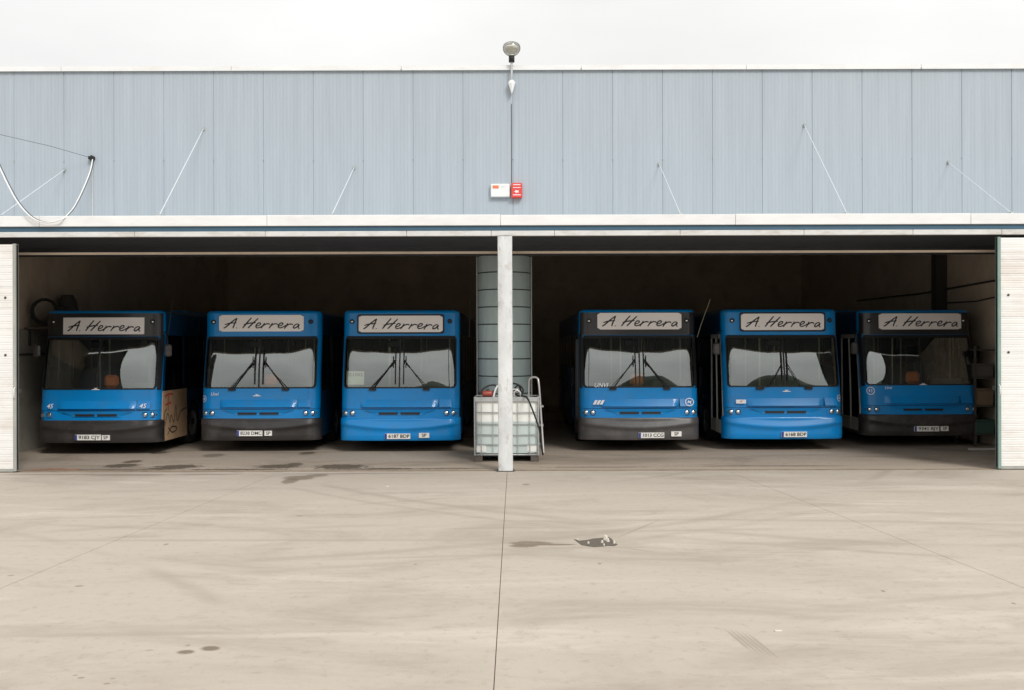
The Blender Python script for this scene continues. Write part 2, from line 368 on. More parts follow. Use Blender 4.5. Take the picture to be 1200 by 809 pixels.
obj('joint_filler', MB().box(-5.6, 5.6, -9.98, 17.37, -.10, -.012), 'joint_dark', yard)
tag(obj('ground', MB().add([(-900, -900, -.03), (900, -900, -.03), (900, -10.01, -.03), (-900, -10.01, -.03)], [(0, 1, 2, 3)])
    .add([(-900, -10.01, -.03), (-60.01, -10.01, -.03), (-60.01, 900, -.03), (-900, 900, -.03)], [(0, 1, 2, 3)])
    .add([(60.01, -10.01, -.03), (900, -10.01, -.03), (900, 900, -.03), (60.01, 900, -.03)], [(0, 1, 2, 3)])
    .add([(-60.01, 40, -.03), (60.01, 40, -.03), (60.01, 900, -.03), (-60.01, 900, -.03)], [(0, 1, 2, 3)])
    .add([(-60, 17.38, -.12), (60, 17.38, -.12), (60, 40, -.12), (-60, 40, -.12)], [(0, 1, 2, 3)]), 'yard_concrete'), kind='structure')
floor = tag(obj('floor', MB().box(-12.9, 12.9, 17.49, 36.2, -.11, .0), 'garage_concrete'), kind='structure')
# steel door track let into the threshold
trk = MB()
for x0, x1 in ((-12.9, -4.02), (-4.0, -.11), (-.09, 4.3), (4.32, 12.9)):
    trk.box(x0, x1, 17.385, 17.405, -.1, .006); trk.box(x0, x1, 17.465, 17.485, -.1, .006); trk.box(x0, x1, 17.406, 17.464, -.1, -.02)
tag(obj('door_track', trk, 'track_worn'), kind='structure')

# stains and scuffs: thin films on the slab
def stain(name, pxs, m, z=.003):
    pts = [gp(*p) for p in pxs]
    # add irregular points along the outline
    o = []
    for i, a in enumerate(pts):
        b = pts[(i+1) % len(pts)]
        for k in range(6):
            t = k/6; q = a.lerp(b, t); j = (b-a).length*.07
            o.append((q.x+random.uniform(-j, j), q.y+random.uniform(-j, j)*.8))
    mb = MB(); n = len(o); mb.add([(x, y, z) for x, y in o], [tuple(range(n))])
    return tag(obj(name, mb, m), kind='structure')
def ell(cx, cy, rx, ry, tilt=0, n=9):
    return [(cx+rx*math.cos(a), cy+ry*math.sin(a)-tilt*math.cos(a)) for a in [2*math.pi*i/n for i in range(n)]]
zf = .004
stain('rust_mark', [(26, 549.8), (60, 547.8), (96, 548.6), (90, 549.9), (40, 550.2)], 'rust_stain', zf)
# broken patch in the slab with rubble
pot = empty('broken_slab_patch', gp(697, 636.5), 'small dark broken patch in the pale yard with loose rubble', 'pothole')
po = Vector(pot.location)
def rel(px, py): q = gp(px, py)-po; return (q.x, q.y)
ol = [(672, 632.5), (678, 634.5), (688, 633.5), (694, 632), (706, 631.2), (712, 630), (716, 632), (719, 636), (723, 639), (719, 640.6), (712, 640.3), (706, 641), (697, 641.6), (690, 641), (685, 640), (681, 639.4), (676, 635.6)]
obj('hole', MB().poly_prism([rel(*p) for p in ol], .0005, .005), 'rubble_dark', pot)
for (px, py, r, h) in ((709, 633.4, .032, .05), (712, 635.5, .022, .035), (705, 637, .014, .03), (707, 640, .012, .02), (689, 637.5, .014, .02), (719, 637.5, .02, .03), (676, 633, .012, .012)):
    x, y = rel(px, py); n = 6; a0 = random.random()*3
    pts = [(x+r*random.uniform(.7, 1.2)*math.cos(a0+i*2*math.pi/n), y+r*1.6*random.uniform(.7, 1.2)*math.sin(a0+i*2*math.pi/n)) for i in range(n)]
    top = [(x+(p[0]-x)*.55, y+(p[1]-y)*.55) for p in pts]
    mb = MB(); mb.add([(*p, .004) for p in pts]+[(*p, .004+h) for p in top], [tuple(range(n, 2*n))]+[(i, (i+1) % n, n+(i+1) % n, n+i) for i in range(n)])
    obj('stone', mb, 'rubble_pale', pot)
tag(obj('litter', MB().box(-.02, .02, -.02, .02, 0, .012), 'rubble_pale', None, gp(454, 570)), 'tiny white scrap lying on the yard in front of the third bus from the left', 'litter')
tag(obj('litter', MB().box(-.025, .03, -.015, .015, 0, .008), 'rubble_pale', None, gp(911, 741)), 'tiny white scrap lying beside the dark tyre scuffs at front right', 'litter')

# hills across the valley, behind the viewer (seen only as reflections)
hm = MB(); NA = 90; rows = []
for i in range(NA+1):
    a = R(-100+200*i/NA)                       # azimuth from -Y
    d = 420; h = 10+6*math.sin(a*3+1)+6*math.sin(a*11)+4*math.sin(a*23+2)
    for c, wd, hh in ((7, 6, 85), (17, 6, 90), (34, 12, 50), (-42, 10, 25)):
        h += hh*math.exp(-((math.degrees(a)-c)/wd)**2)
    for k, (dd, hf) in enumerate(((0, 0), (60, .55), (120, 1), (260, .7))):
        rows.append((math.sin(a)*(d+dd), -math.cos(a)*(d+dd), h*hf-1))
hm.add(rows, [(i*4+k, i*4+k+1, i*4+k+5, i*4+k+4) for i in range(NA) for k in range(3)], True)
tag(obj('hills', hm, 'hill_green'), kind='structure')

# ================================================================ garage building
G = empty('garage', (0, YD, 0), 'wide blue grey clad bus garage with white canopy edge and two open bays', 'garage')
GO = Vector((0, YD, 0))
def gpart(name, mb, m):
    mb.v = [(x, y-YD, z) for x, y, z in mb.v]; return obj(name, mb, m, G)
ZT = 7.72
# wall panel with shallow micro ribs; one mesh shared by all
pm = MB(); nr = 14; prof = []
for i in range(nr+1):
    x = .008+.984*i/nr
    prof.append((x, 0)); 
    if i < nr: prof += [(x+.012, .0022), (x+.03, .0022), (x+.042, 0)]
prof = [(.0, .013), (.006, .008)]+prof+[(.994, .008), (1., .013)]
v = []
for x, y in prof: v += [(x, y, 0), (x, y, ZT-4.30)]
pm.add(v, [(2*i, 2*i+2, 2*i+3, 2*i+1) for i in range(len(prof)-1)])
pmesh = pm.mesh('wall_panel', 'panel_blue_grey')
backing = MB().box(-13.1, 13.1, YW+.032, YW+.12, 4.0, ZT+.02)
gpart('wall_backing', backing, 'soffit_dark')
for k in range(-13, 13):
    link('wall_panel', pmesh, G, (.03+k, YW-YD, 4.30))
screw = MB().lathe([(0, -.012), (.008, -.010), (.011, -.004), (.011, .004)], 8, 'Y').mesh('screw', 'door_edge_grey')
sm_ = MB()
for k in range(-10, 11): link('screw', screw, G, (.03+k, YW-YD-.002, 5.92+random.uniform(-.01, .01)))
# roof edge flashing in lengths
xs = [-13.1, -9.0, -5.6, -2.2, 1.4, 4.7, 8.2, 13.1]
for a, b in zip(xs, xs[1:]):
    gpart('roof_flashing', MB().box(a+.004, b-.004, YW-.05, YW+.2, ZT, ZT+.075).box(a+.004, b-.004, YW-.056, YW-.049, ZT-.02, ZT+.078), 'white_sheet')
for x in (-2.2, 1.4, 8.2): gpart('flashing_clip', MB().box(x-.012, x+.012, YW-.065, YW-.057, ZT-.02, ZT+.005), 'door_edge_grey')
# shell
gpart('roof', MB().add([(-13.1, YW+.13, ZT), (13.1, YW+.13, ZT), (13.1, YB+.2, ZT+1.1), (-13.1, YB+.2, ZT+1.1)], [(0, 1, 2, 3)])
      .add([(-13.1, YW+.13, ZT-.1), (13.1, YW+.13, ZT-.1), (13.1, YB+.2, ZT+1.0), (-13.1, YB+.2, ZT+1.0)], [(0, 1, 2, 3)]), 'roof_dark')
gpart('back_wall', MB().box(-13, 13, YB, YB+.2, -.1, ZT+1.0), 'inner_wall')
# precast planks of the lower back wall stand proud
for z0 in (0, 1.21, 2.42):
    for x0 in range(-10, 10, 4): gpart('wall_plank', MB().box(x0+.01, x0+3.99, YB-.06, YB-.003, z0+.01, z0+1.2), 'inner_wall')
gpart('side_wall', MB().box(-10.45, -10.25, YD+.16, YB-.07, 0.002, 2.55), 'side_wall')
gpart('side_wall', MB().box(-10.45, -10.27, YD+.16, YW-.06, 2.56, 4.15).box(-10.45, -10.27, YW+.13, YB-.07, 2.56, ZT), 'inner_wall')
gpart('side_wall', MB().box(10.45, 10.65, YD+.16, YW-.06, 0.002, 4.15).box(10.45, 10.65, YW+.13, YB-.07, 0.002, ZT).box(10.45, 10.65, YW-.058, YW+.128, 0.002, 4.06), 'inner_wall')
for y in (24.0,):
    for s in (1,):
        x = 10.3
        gpart('steel_column', MB().box(x-.13, x+.13, y-.14, y-.12, .003, 7.6).box(x-.13, x+.13, y+.12, y+.14, .003, 7.6).box(x-.01, x+.01, y-.119, y+.119, .003, 7.6), 'steel_dark')
for y in (24.0, 29.5):
    gpart('roof_beam', MB().box(-10.1, 10.1, y-.1, y+.1, 6.2, 6.6), 'steel_dark')
gpart('outer_wall', MB().box(-13.1, -12.95, YW+.13, YB+.2, -.1, ZT), 'panel_blue_grey')
gpart('outer_wall', MB().box(12.95, 13.1, YW+.13, YB+.2, -.1, ZT), 'panel_blue_grey')
# wires and pipes on the right wall
for z, y0, y1, r in ((3.53, 20.4, 30, .022), (3.2, 20.6, 24, .016)):
    gpart('wall_pipe', MB().tube([(10.40, y0, z+.05), (10.40, (y0+y1)/2, z-.05), (10.40, y1, z-.02)], r), 'steel_dark')
gpart('wall_pipe', MB().tube([(-10.2, 20.1, 2.03), (-10.2, 26, 2.03)], .02), 'steel_dark')
# canopy: fascia lengths, blue trim, worn beam
fx = [-13.1, (48-600)*YD/F, (314-600)*YD/F, (587-600)*YD/F, 3.9, 8.0, 13.1]
for i, (a, b) in enumerate(zip(fx, fx[1:])):
    h = [0, .0, .004, -.003, .003, 0][i]
    gpart('fascia_panel', MB().bbox(a+.003, b-.003, YD-.06, YD+.05, 4.285, 4.47+h, .006), 'white_sheet')
    gpart('canopy_deck', MB().box(a+.003, b-.003, YD+.052, YW-.003, 4.36, 4.40), 'galvanised')
gpart('trim_strip', MB().box(-13.1, 13.1, YD-.02, YD+.06, 4.20, 4.282), 'blue_trim')
bx_ = [-13.1, -9.4, -6.58, -4.3, (477-600)*YD/F, (576-600)*YD/F, (650-600)*YD/F, (797-600)*YD/F, 5.1, 7.0, 8.55, 13.1]
for a, b in zip(bx_, bx_[1:]):
    gpart('front_beam', MB().bbox(a+.003, b-.003, YD-.035, YD+.05, 4.105, 4.195, .005), 'worn_white')
gpart('soffit', MB().box(-12.9, 12.9, YD+.07, YW-.01, 4.16, 4.19), 'soffit_dark')
lx = [-12.9, -9.0, -4.63, -2.9, 0.1, 2.2, 4.4, 7.3, 12.9]
for a, b in zip(lx, lx[1:]):
    gpart('lintel', MB().box(a+.002, b-.002, YW-.05, YW+.02, 4.07, 4.12), 'soffit_dark')
for a, b in zip(lx, lx[1:]):
    if b > -8 or 1: gpart('curtain_rail', MB().box(max(a, -9.2)+.002, min(b, 9.2)-.002, YD+.50, YD+.54, 3.845, 3.885), 'lintel_tan')
gpart('lintel_back', MB().box(-12.9, 12.9, YW-.045, YW+.02, 4.123, 4.36), 'soffit_dark')
# end walls of the canopy
for s in (-1, 1): gpart('canopy_end', MB().box(s*13.02-.06, s*13.02+.06, YD+.06, YW+.02, 0, 4.35), 'panel_blue_grey')
# column between the bays: hollow section with base plate
cx0, cx1 = (583.6-600)*YD/F, (600.6-600)*YD/F
cm = MB(); nseg = 24
pr = [(cx0, YD-.10), (cx0+.012, YD-.112), (cx1-.012, YD-.112), (cx1, YD-.10), (cx1, YD+.11), (cx0, YD+.11)]
vv = []
for i in range(nseg+1):
    z = .012+4.08*i/nseg
    for (x, y) in pr: vv.append((x+random.uniform(-.0025, .0025), y+(random.uniform(-.006, .006) if y < YD else 0), z))
cm.add(vv, [(i*6+k, i*6+(k+1) % 6, (i+1)*6+(k+1) % 6, (i+1)*6+k) for i in range(nseg) for k in range(6)], True)
gpart('column', cm, 'column_white')
gpart('base_plate', MB().box(cx0-.03, cx1+.03, YD-.125, YD+.13, .0065, .014), 'steel_dark')

# lines of the tie rods
rods = [((0, 252), (68, 198), 'pale tie rod at far left crossing the loop of white cable'),
        ((187, 253), (240, 150), 'long pale tie rod above the second bus from the left'),
        ((389, 252), (416, 196), 'short pale tie rod above the third bus from the left'),
        ((798, 250), (770, 193), 'short pale tie rod above the bus with the round emblem'),
        ((993, 250), (942, 148), 'long pale tie rod between the two right-hand buses'),
        ((1186, 250), (1113, 192), 'pale tie rod at far right near the right sliding door')]
for (b, t, lab) in rods:
    pb = at(b[0], b[1], YD+.02); pb.z = 4.46; pt = at(t[0], t[1], YW-.02); pt.x = pb.x
    e = empty('tie_rod', pb, lab, 'tie rod', 'tie rods holding the canopy')
    d = pt-pb
    obj('rod', MB().tube([(0, 0, .02), tuple(d)], .008 if b[0] < 400 else .0065, 8), 'rod_pale', e)
    obj('foot_bracket', MB().box(-.03, .03, -.03, .04, 0, .045), 'galvanised', e)
    obj('wall_bracket', MB().box(d.x-.018, d.x+.018, d.y-.02, d.y+.018, d.z-.025, d.z+.025), 'door_edge_grey', e)

# cable loop and thin wire at top left
br = at(108, 184, YW-.05)
e = empty('cable_loop', br, 'loop of white cable hanging from a black wall bracket at upper left', 'cable')
def ct(px, py, Y): return tuple(at(px, py, Y)-br)
c1 = [ct(109, 186, 19.85), ct(106, 200, 19.5), ct(98, 220, 19.0), ct(88, 240, 18.2), ct(80, 250, 17.5), ct(72, 256, 17.27), ct(55, 259.5, 17.25), ct(38, 254, 17.25), ct(22, 237, 17.28), ct(10, 216, 17.4), ct(0, 195, 17.5), ct(-14, 168, 17.9), ct(-50, 147, 18.9), ct(-110, 142, 19.86)]
def smooth(pts, n=4):
    P = [Vector(p) for p in pts]; o = []
    for i in range(len(P)-1):
        p0, p1, p2, p3 = P[max(i-1, 0)], P[i], P[i+1], P[min(i+2, len(P)-1)]
        for k in range(n):
            t = k/n; o.append(.5*((2*p1)+(p2-p0)*t+(2*p0-5*p1+4*p2-p3)*t*t+(3*p1-p0-3*p2+p3)*t**3))
    return o+[P[-1]]
obj('cable', MB().tube(smooth(c1), .012, 8), 'white_sheet', e)
obj('dark_cable', MB().tube(smooth([(x+.015, y+.03, z+.012) for x, y, z in c1]), .006, 6), 'rubber', e)
obj('bracket', MB().box(-.05, .05, -.05, .05, -.03, .03).box(-.015, .015, -.03, .045, -.07, .05), 'rubber', e)
q_ = at(-110, 142, YW-.05)-br
obj('bracket', MB().box(q_.x-.05, q_.x+.05, -.05, .045, q_.z-.04, q_.z+.04), 'rubber', e)
obj('conduit', MB().tube([(0, .03, -.06), (0, .03, -1.5)], .008, 6), 'worn_white', e)
e2 = obj('overhead_wire', MB().tube([tuple(at(108, 184, 19.86)), tuple(at(60, 170, 19.5)), tuple(at(0, 156, 19.4)), tuple(at(-110, 141, 19.86))], .004, 5), 'rubber')
tag(e2, 'thin dark wire running left from the black wall bracket', 'wire')

# alarm boxes on the wall
a0 = at(575.5, 231, YW-.09); a1 = at(597.8, 215.5, YW-.09)
e = empty('alarm_box', ((a0.x+a1.x)/2, YW-.003, a0.z), 'white alarm box with an orange label on the clad wall', 'alarm box')
hw = (a1.x-a0.x)/2; hh = a1.z-a0.z
obj('case', MB().bbox(-hw, hw, -.09, 0, 0, hh, .012), 'white_sheet', e)
obj('label_patch', MB().box(-hw+.04, -hw+.16, -.094, -.091, hh-.095, hh-.035), 'orange_label', e)
obj('faint_print', MB().box(.02, .07, -.093, -.091, hh-.075, hh-.07).box(.02, .12, -.093, -.091, hh-.06, hh-.055), 'worn_white', e)
a0 = at(599.6, 232, YW-.12); a1 = at(612.4, 214.5, YW-.12)
e = empty('siren_box', ((a0.x+a1.x)/2, YW-.003, a0.z), 'red siren box with white print beside the white alarm box', 'siren')
hw = (a1.x-a0.x)/2; hh = a1.z-a0.z
obj('case', MB().bbox(-hw, hw, -.12, 0, 0, hh, .012), 'red_box', e)
pb_ = MB().box(-.07, .075, -.124, -.121, hh-.045, hh-.03).box(-.075, .08, -.124, -.121, .05, .066)
pb_.box(-.075, .08, -.124, -.121, hh-.10, hh-.088)
n = 10; st = [((.045 if i % 2 else .022)*math.cos(i*math.pi*2/n)*1.3, .125+(.045 if i % 2 else .022)*.8*math.sin(i*math.pi*2/n)) for i in range(n)]
pb_.add([(x, -.1225, z) for x, z in st], [tuple(range(n))])
obj('print', pb_, 'print_white', e)
obj('riser_cable', MB().tube([(-.1+.0, .0-.006, .27), (-.1, -.006, 1.9)], .006, 6), 'steel_dark', e)

# flood lamp above the roof edge
lp = at(600.5, 100, YW-.12)
e = empty('roof_lamp', (lp.x, lp.y, lp.z), 'round glass lamp on a short post above the roof edge', 'lamp')
def lz(py): return at(600, py, YW-.12).z-lp.z
obj('post', MB().tube([(0, 0, lz(98)), (0, 0, lz(72))], .022, 10), 'galvanised', e)
obj('bracket', MB().add([(-.07, -.01, lz(97)), (0, -.01, lz(92)), (.07, -.01, lz(97)), (0, -.01, lz(110.5)), (-.07, .10, lz(97)), (0, .10, lz(92)), (.07, .10, lz(97)), (0, .10, lz(110.5)), (0, -.045, lz(98))],
    [(0, 8, 1), (1, 8, 2), (2, 8, 3), (3, 8, 0), (4, 7, 6, 5), (0, 1, 5, 4), (1, 2, 6, 5), (2, 3, 7, 6), (3, 0, 4, 7)]), 'white_sheet', e)
obj('socket', MB().lathe([(0, lz(73)), (.058, lz(73)), (.058, lz(66)), (.05, lz(65.6)), (0, lz(65.6))], 16), 'rubber', e)
zb, zt = lz(66), lz(49.0); zm = lz(57); rr = .178
obj('globe', MB().lathe([(.05, zb), (.09, zb+.02), (.14, zb+.06), (.17, zb+.11), (rr, zm), (.17, zm+.06), (.14, zt-.04), (.08, zt-.012), (.0, zt)], 28), 'lamp_glass', e)
obj('reflector', MB().lathe([(.045, zb+.03), (.13, zb+.07), (.155, zb+.12), (.158, zm+.01)], 28), 'globe_frost', e)
obj('bulb', MB().lathe([(0, zb+.05), (.03, zb+.06), (.05, zb+.14), (.03, zm+.06), (0, zm+.08)], 16), 'white_sheet', e)

# ================================================================ sliding doors
def sliding_door(x0, x1, edge_side, edge_mat, lab):
    e = empty('sliding_door', ((x0+x1)/2, YD, 0), lab, 'sliding door', 'sliding doors of the bus garage')
    cx = (x0+x1)/2; hw = (x1-x0)/2; top = 3.99 if edge_side > 0 else 4.06; n = 32; ph = (top-.08)/n
    sl = MB(); a, b = (-hw, hw-.055) if edge_side > 0 else (-hw+.055, hw)
    P = [(-.031, 0), (-.035, .006), (-.035, ph*.55), (-.033, ph*.62), (-.033, ph*.72), (-.035, ph*.78), (-.035, ph-.012), (-.030, ph-.004), (-.030, ph)]
    vv = []
    for y, z in P: vv += [(a, y, z), (b, y, z)]
    sl.add(vv, [(2*i, 2*i+1, 2*i+3, 2*i+2) for i in range(len(P)-1)])
    me = sl.mesh('slat', 'door_slat')
    for i in range(n): link('slat', me, e, (0, random.uniform(-.002, .002), .06+i*ph))
    obj('door_leaf', MB().box(-hw, hw, -.02, .03, .04, top-.01), 'door_slat', e)
    ex = hw-.053 if edge_side > 0 else -hw
    obj('edge_frame', MB().bbox(ex, ex+.053, -.055, .05, .02, top, .004), edge_mat, e)
    obj('bottom_rail', MB().box(-hw+.056, hw-.056, -.042, .032, .015, .058), 'door_edge_grey', e)
    hx = ex+.04 if edge_side > 0 else ex+.012
    obj('handle', MB().tube([(hx, -.06, 1.30), (hx, -.10, 1.32), (hx, -.10, 1.46), (hx, -.06, 1.48)], .010, 8), 'white_sheet', e)
    obj('latch', MB().box(hx+edge_side*.03-.02, hx+edge_side*.03+.02, .052, .09, 1.38, 1.46), 'steel_dark', e)
    bx = hw-.19 if edge_side > 0 else -hw+.19
    for z in (2.05, 3.05):
        obj('bolt', MB().lathe([(0, -.05), (.018, -.048), (.022, -.04), (.022, -.036)], 10, 'Y', (bx, 0, z)), 'steel_dark', e)
    return e
sliding_door(-13.0, -8.645, 1, 'door_edge_grey', 'white slatted sliding door with grey edge at left of the bays')
sliding_door(8.47, 12.9, -1, 'door_edge_green', 'white slatted sliding door with green edge at right of the bays')

# ================================================================ tank, IBC, ladder
tk = at(591, 500, 21.25); e = empty('water_tank', (tk.x, tk.y, 0), 'tall grey green cylindrical tank with hoops behind the white column', 'tank')
rt = .56; zt = 4.22
obj('shell', MB().lathe([(0, .003), (rt, .003), (rt, zt), (rt-.06, zt+.09), (.15, zt+.18), (0, zt+.18)], 40), 'tank_green', e)
hoop = MB().lathe([(rt, -.012), (rt+.012, -.01), (rt+.012, .01), (rt, .012)], 40).mesh('hoop', 'tank_ring')
for k in range(12): link('hoop', hoop, e, (0, 0, .10+k*.362))
for a in (-172, -8, -90+45, -90-45, 90):
    if a in (-172, -8): obj('upright', MB().tube([(rt*1.04*math.cos(R(a)), rt*1.04*math.sin(R(a)), .01), (rt*1.04*math.cos(R(a)), rt*1.04*math.sin(R(a)), zt-.15)], .018, 8), 'galvanised', e)

YI = 18.75
x0 = at(555.6, 500, YI).x; x1 = at(631, 500, YI).x; icx = (x0+x1)/2; hw = (x1-x0)/2
e = empty('liquid_container', (icx, YI+.5, 0), 'white caged liquid container on a pallet behind the white column', 'liquid container')
def iz(py): return at(0, py, YI).z
bot = MB(); zl = iz(494.5); z0 = iz(531.5); z1 = iz(469)
def rbox(mb, hx, hy, za, zb, r=.08, n=5):
    pts = []
    for cx, cy, a in ((hx-r, hy-r, 0), (-hx+r, hy-r, 90), (-hx+r, -hy+r, 180), (hx-r, -hy+r, 270)):
        for k in range(n+1): t = R(a+90*k/n); pts.append((cx+r*math.cos(t), cy+r*math.sin(t)))
    mb.poly_prism(pts, za, zb)
mb = MB(); rbox(mb, hw-.03, .47, zl+.001, z1); obj('bottle', mb, 'ibc_bottle', e)
mb = MB(); rbox(mb, hw-.03, .47, z0, zl); o = obj('bottle_filled_part', mb, 'ibc_liquid', e); o['label'] = 'darker lower part of the bottle where liquid stands'
for s in (-1, 1): obj('corner_pad', MB().bbox(s*(hw-.13)-.10, s*(hw-.13)+.10, -.485, -.44, iz(531), iz(521.5), .02), 'ibc_pad', e)
def hbar(z, r=.011): 
    return MB().tube([(-hw, -.5, z), (hw, -.5, z), (hw, .5, z), (-hw, .5, z)], r, 6, True)
for py in (467, 483.5, 497, 509.5, 521, 533): obj('cage_bar', hbar(iz(py), .014 if py in (467, 533) else .010), 'galvanised', e)
obj('cage_top_band', MB().box(-hw-.005, hw+.005, -.512, -.500, iz(470.5), iz(465.5)), 'galvanised', e)
for px in (556.2, 563.8, 577.6, 591, 606.6, 620.7, 630.2):
    x = at(px, 0, YI).x-icx
    obj('cage_upright', MB().tube([(x, -.512, iz(533.5)), (x, -.512, iz(466.5))], .008 if 557 < px < 630 else .012, 6), 'galvanised', e)
for y in (-.25, 0, .25):
    for s in (-1, 1): obj('cage_upright', MB().tube([(s*(hw+.01), y, iz(533.5)), (s*(hw+.01), y, iz(466.5))], .008, 6), 'galvanised', e)
for s in (-1, 0, 1): obj('pallet_foot', MB().box(s*(hw-.075)-.075, s*(hw-.075)+.075, -.49, .49, .003, .115), 'pallet_wood', e)
obj('pallet_deck', MB().box(-hw, hw, -.5, .5, .117, iz(533.8)), 'galvanised', e)
obj('lid', MB().lathe([(0, iz(469)), (.11, iz(469)), (.11, iz(469)+.05), (0, iz(469)+.05)], 18, 'Z', (.0, .0, 0)), 'rubber', e)
zt_ = iz(466)
e = empty('pump', (at(571, 0, YI).x, YI+.15, zt_-.01), 'small red pump standing on top of the caged container', 'pump')
obj('motor', MB().lathe([(0, -.10), (.05, -.10), (.06, -.06), (.06, .07), (.045, .1), (0, .1)], 14, 'X', (0, 0, .075)), 'pump_red', e)
obj('foot', MB().box(-.08, .08, -.05, .05, 0, .02).box(-.03, .03, -.03, .03, .02, .05), 'steel_dark', e)
obj('housing', MB().lathe([(0, .1), (.055, .1), (.055, .15), (0, .15)], 14, 'X', (0, 0, .085)).box(-.03, .03, -.03, .03, .13, .17), 'steel_dark', e)
def world_tube(name, pts, r, m, lab, cat):
    P = smooth([tuple(at(*p)) for p in pts]); o0 = Vector(P[0])
    o = obj(name, MB().tube([p-o0 for p in P], r, 8), m, None, o0); return tag(o, lab, cat)
world_tube('hose', [(562, 463, 18.85), (566, 456, 18.9), (575, 451.5, 19), (583, 453, 19), (590, 460, 19), (592, 466, 19)], .016, 'rubber', 'black hose arching over the red pump left of the column', 'hose')
world_tube('hose', [(592, 452, 19), (600, 449.5, 18.95), (609, 452, 18.9), (613, 458, 18.9), (609, 464, 18.9), (604, 462, 18.95), (603, 456, 19), (608, 452, 19), (612, 465, 18.8)], .016, 'rubber', 'black hose looped on the container just right of the column', 'hose')
world_tube('hose', [(610, 464, 18.9), (617, 466.0, 18.6), (622, 476, 18.2), (628, 492, 18.18), (632, 505, 18.2), (634, 522, 18.3), (636, 533.5, 18.35)], .016, 'rubber', 'black hose hanging down the right front of the container', 'hose')
world_tube('white_tube', [(583, 452, 18.8), (580, 458, 18.8), (578, 466.5, 18.8)], .018, 'white_sheet', 'short pale angled pipe between the red pump and the column', 'pipe')
e = empty('valve', tuple(at(606, 466, 18.85)), 'silver valve fitting on the container right of the column', 'valve')
obj('body', MB().tube([(-.06, 0, 0), (-.06, 0, .1), (0, 0, .14), (.05, 0, .1), (.08, 0, .0)], .022, 8), 'aluminium', e)
obj('lever', MB().box(-.10, .02, -.01, .01, .15, .165), 'white_sheet', e)
# step ladder with hooped handrail
YL = 19.1
lb = at(631, 533, YL); e = empty('step_ladder', (lb.x, lb.y, 0), 'aluminium step ladder with hooped rail beside the caged container', 'ladder')
def lpnt(px, py, Y=YL): q = at(px, py, Y); return (q.x-lb.x, q.y-lb.y, q.z)
rail = smooth([lpnt(620, 532, 19.9), lpnt(620, 490, 19.6), lpnt(619.5, 452, 19.3), lpnt(621.5, 443.5, 19.25), lpnt(629, 443, 19.2), lpnt(631.5, 452, 19.15), lpnt(634, 490, 19.1), lpnt(636.8, 531, 18.95)])
obj('rail', MB().tube(rail, .020, 8), 'aluminium', e)
obj('rail', MB().tube([lpnt(627, 466, 19.5), lpnt(629, 505, 19.4), lpnt(631.5, 528, 19.35)], .014, 8), 'aluminium', e)
for py in (520, 498, 476): 
    p = lpnt(631, py, 19.3); obj('tread', MB().box(p[0]-.13, p[0]+.09, p[1]-.1, p[1]+.1, p[2]-.02, p[2]+.015), 'aluminium', e)

# ================================================================ buses
W = 1.225; CR = .24; BOW = .085; Lb = 9.4; ZR = 2.86; RR = .075; ZH = 2.934
th = 0.1
for _ in range(20): aa = W-CR+CR*math.sin(th); th = math.atan(2*BOW*aa/W**2)
AA = W-CR+CR*math.sin(th); YA = BOW*(AA/W)**2; YC = YA+CR*math.cos(th); ARC = CR*(math.pi/2-th); SS = AA+ARC
PROF = [(.20, .05), (.27, .012), (.34, 0), (.70, .012), (.90, .025), (1.33, .07), (1.5, .085), (1.8, .122), (2.1, .172), (2.4, .238), (2.73, .285), (3, .3)]
Z0_ = 1.31
def yf(z):
    for (a, ya), (b, yb) in zip(PROF, PROF[1:]):
        if z <= b: return ya+(yb-ya)*max(0, (z-a))/(b-a)
    return PROF[-1][1]
# smooth version of the profile for the windscreen
def yfs(z, s=0.):
    q = min(1.25, (s/1.1)**2)
    if z <= Z0_: return yf(z)
    T0, T1, H = math.tan(R(.5+6.8*q)), math.tan(R(23.5-6.8*q)), 1.09
    t = min(z, Z0_+H)-Z0_
    return yf(Z0_)+T0*t+(T1-T0)*t*t/(2*H)+max(0, z-Z0_-H)*.03
def S(s, z, off=0., extra=0.):
    sg = 1 if s >= 0 else -1; a = abs(s)
    if a <= AA: x, y = a, BOW*(a/W)**2; sl = 2*BOW*a/W**2; nl = math.hypot(1, sl); nx, ny = sl/nl, -1/nl
    elif a <= SS: t = th+(a-AA)/CR; x = W-CR+CR*math.sin(t); y = YC-CR*math.cos(t); nx, ny = math.sin(t), -math.cos(t)
    else: x, y = W, YC+(a-SS); nx, ny = 1, 0
    ins = 0
    if z > ZR: q = min(1, (z-ZR)/RR); ins = RR*(1-math.sqrt(max(0, 1-q*q)))
    if z > 1.3: ins += .010*((min(z, ZR)-1.3)/1.4)
    o = off-ins
    fr = 1. if a < SS else max(0., 1-(a-SS)/1.5)
    return (sg*(x+nx*o), y+ny*o+yfs(z, a)*(1 if a <= SS else fr)+extra, z)
def lin(a, b, n): return [a+(b-a)*i/n for i in range(n+1)]
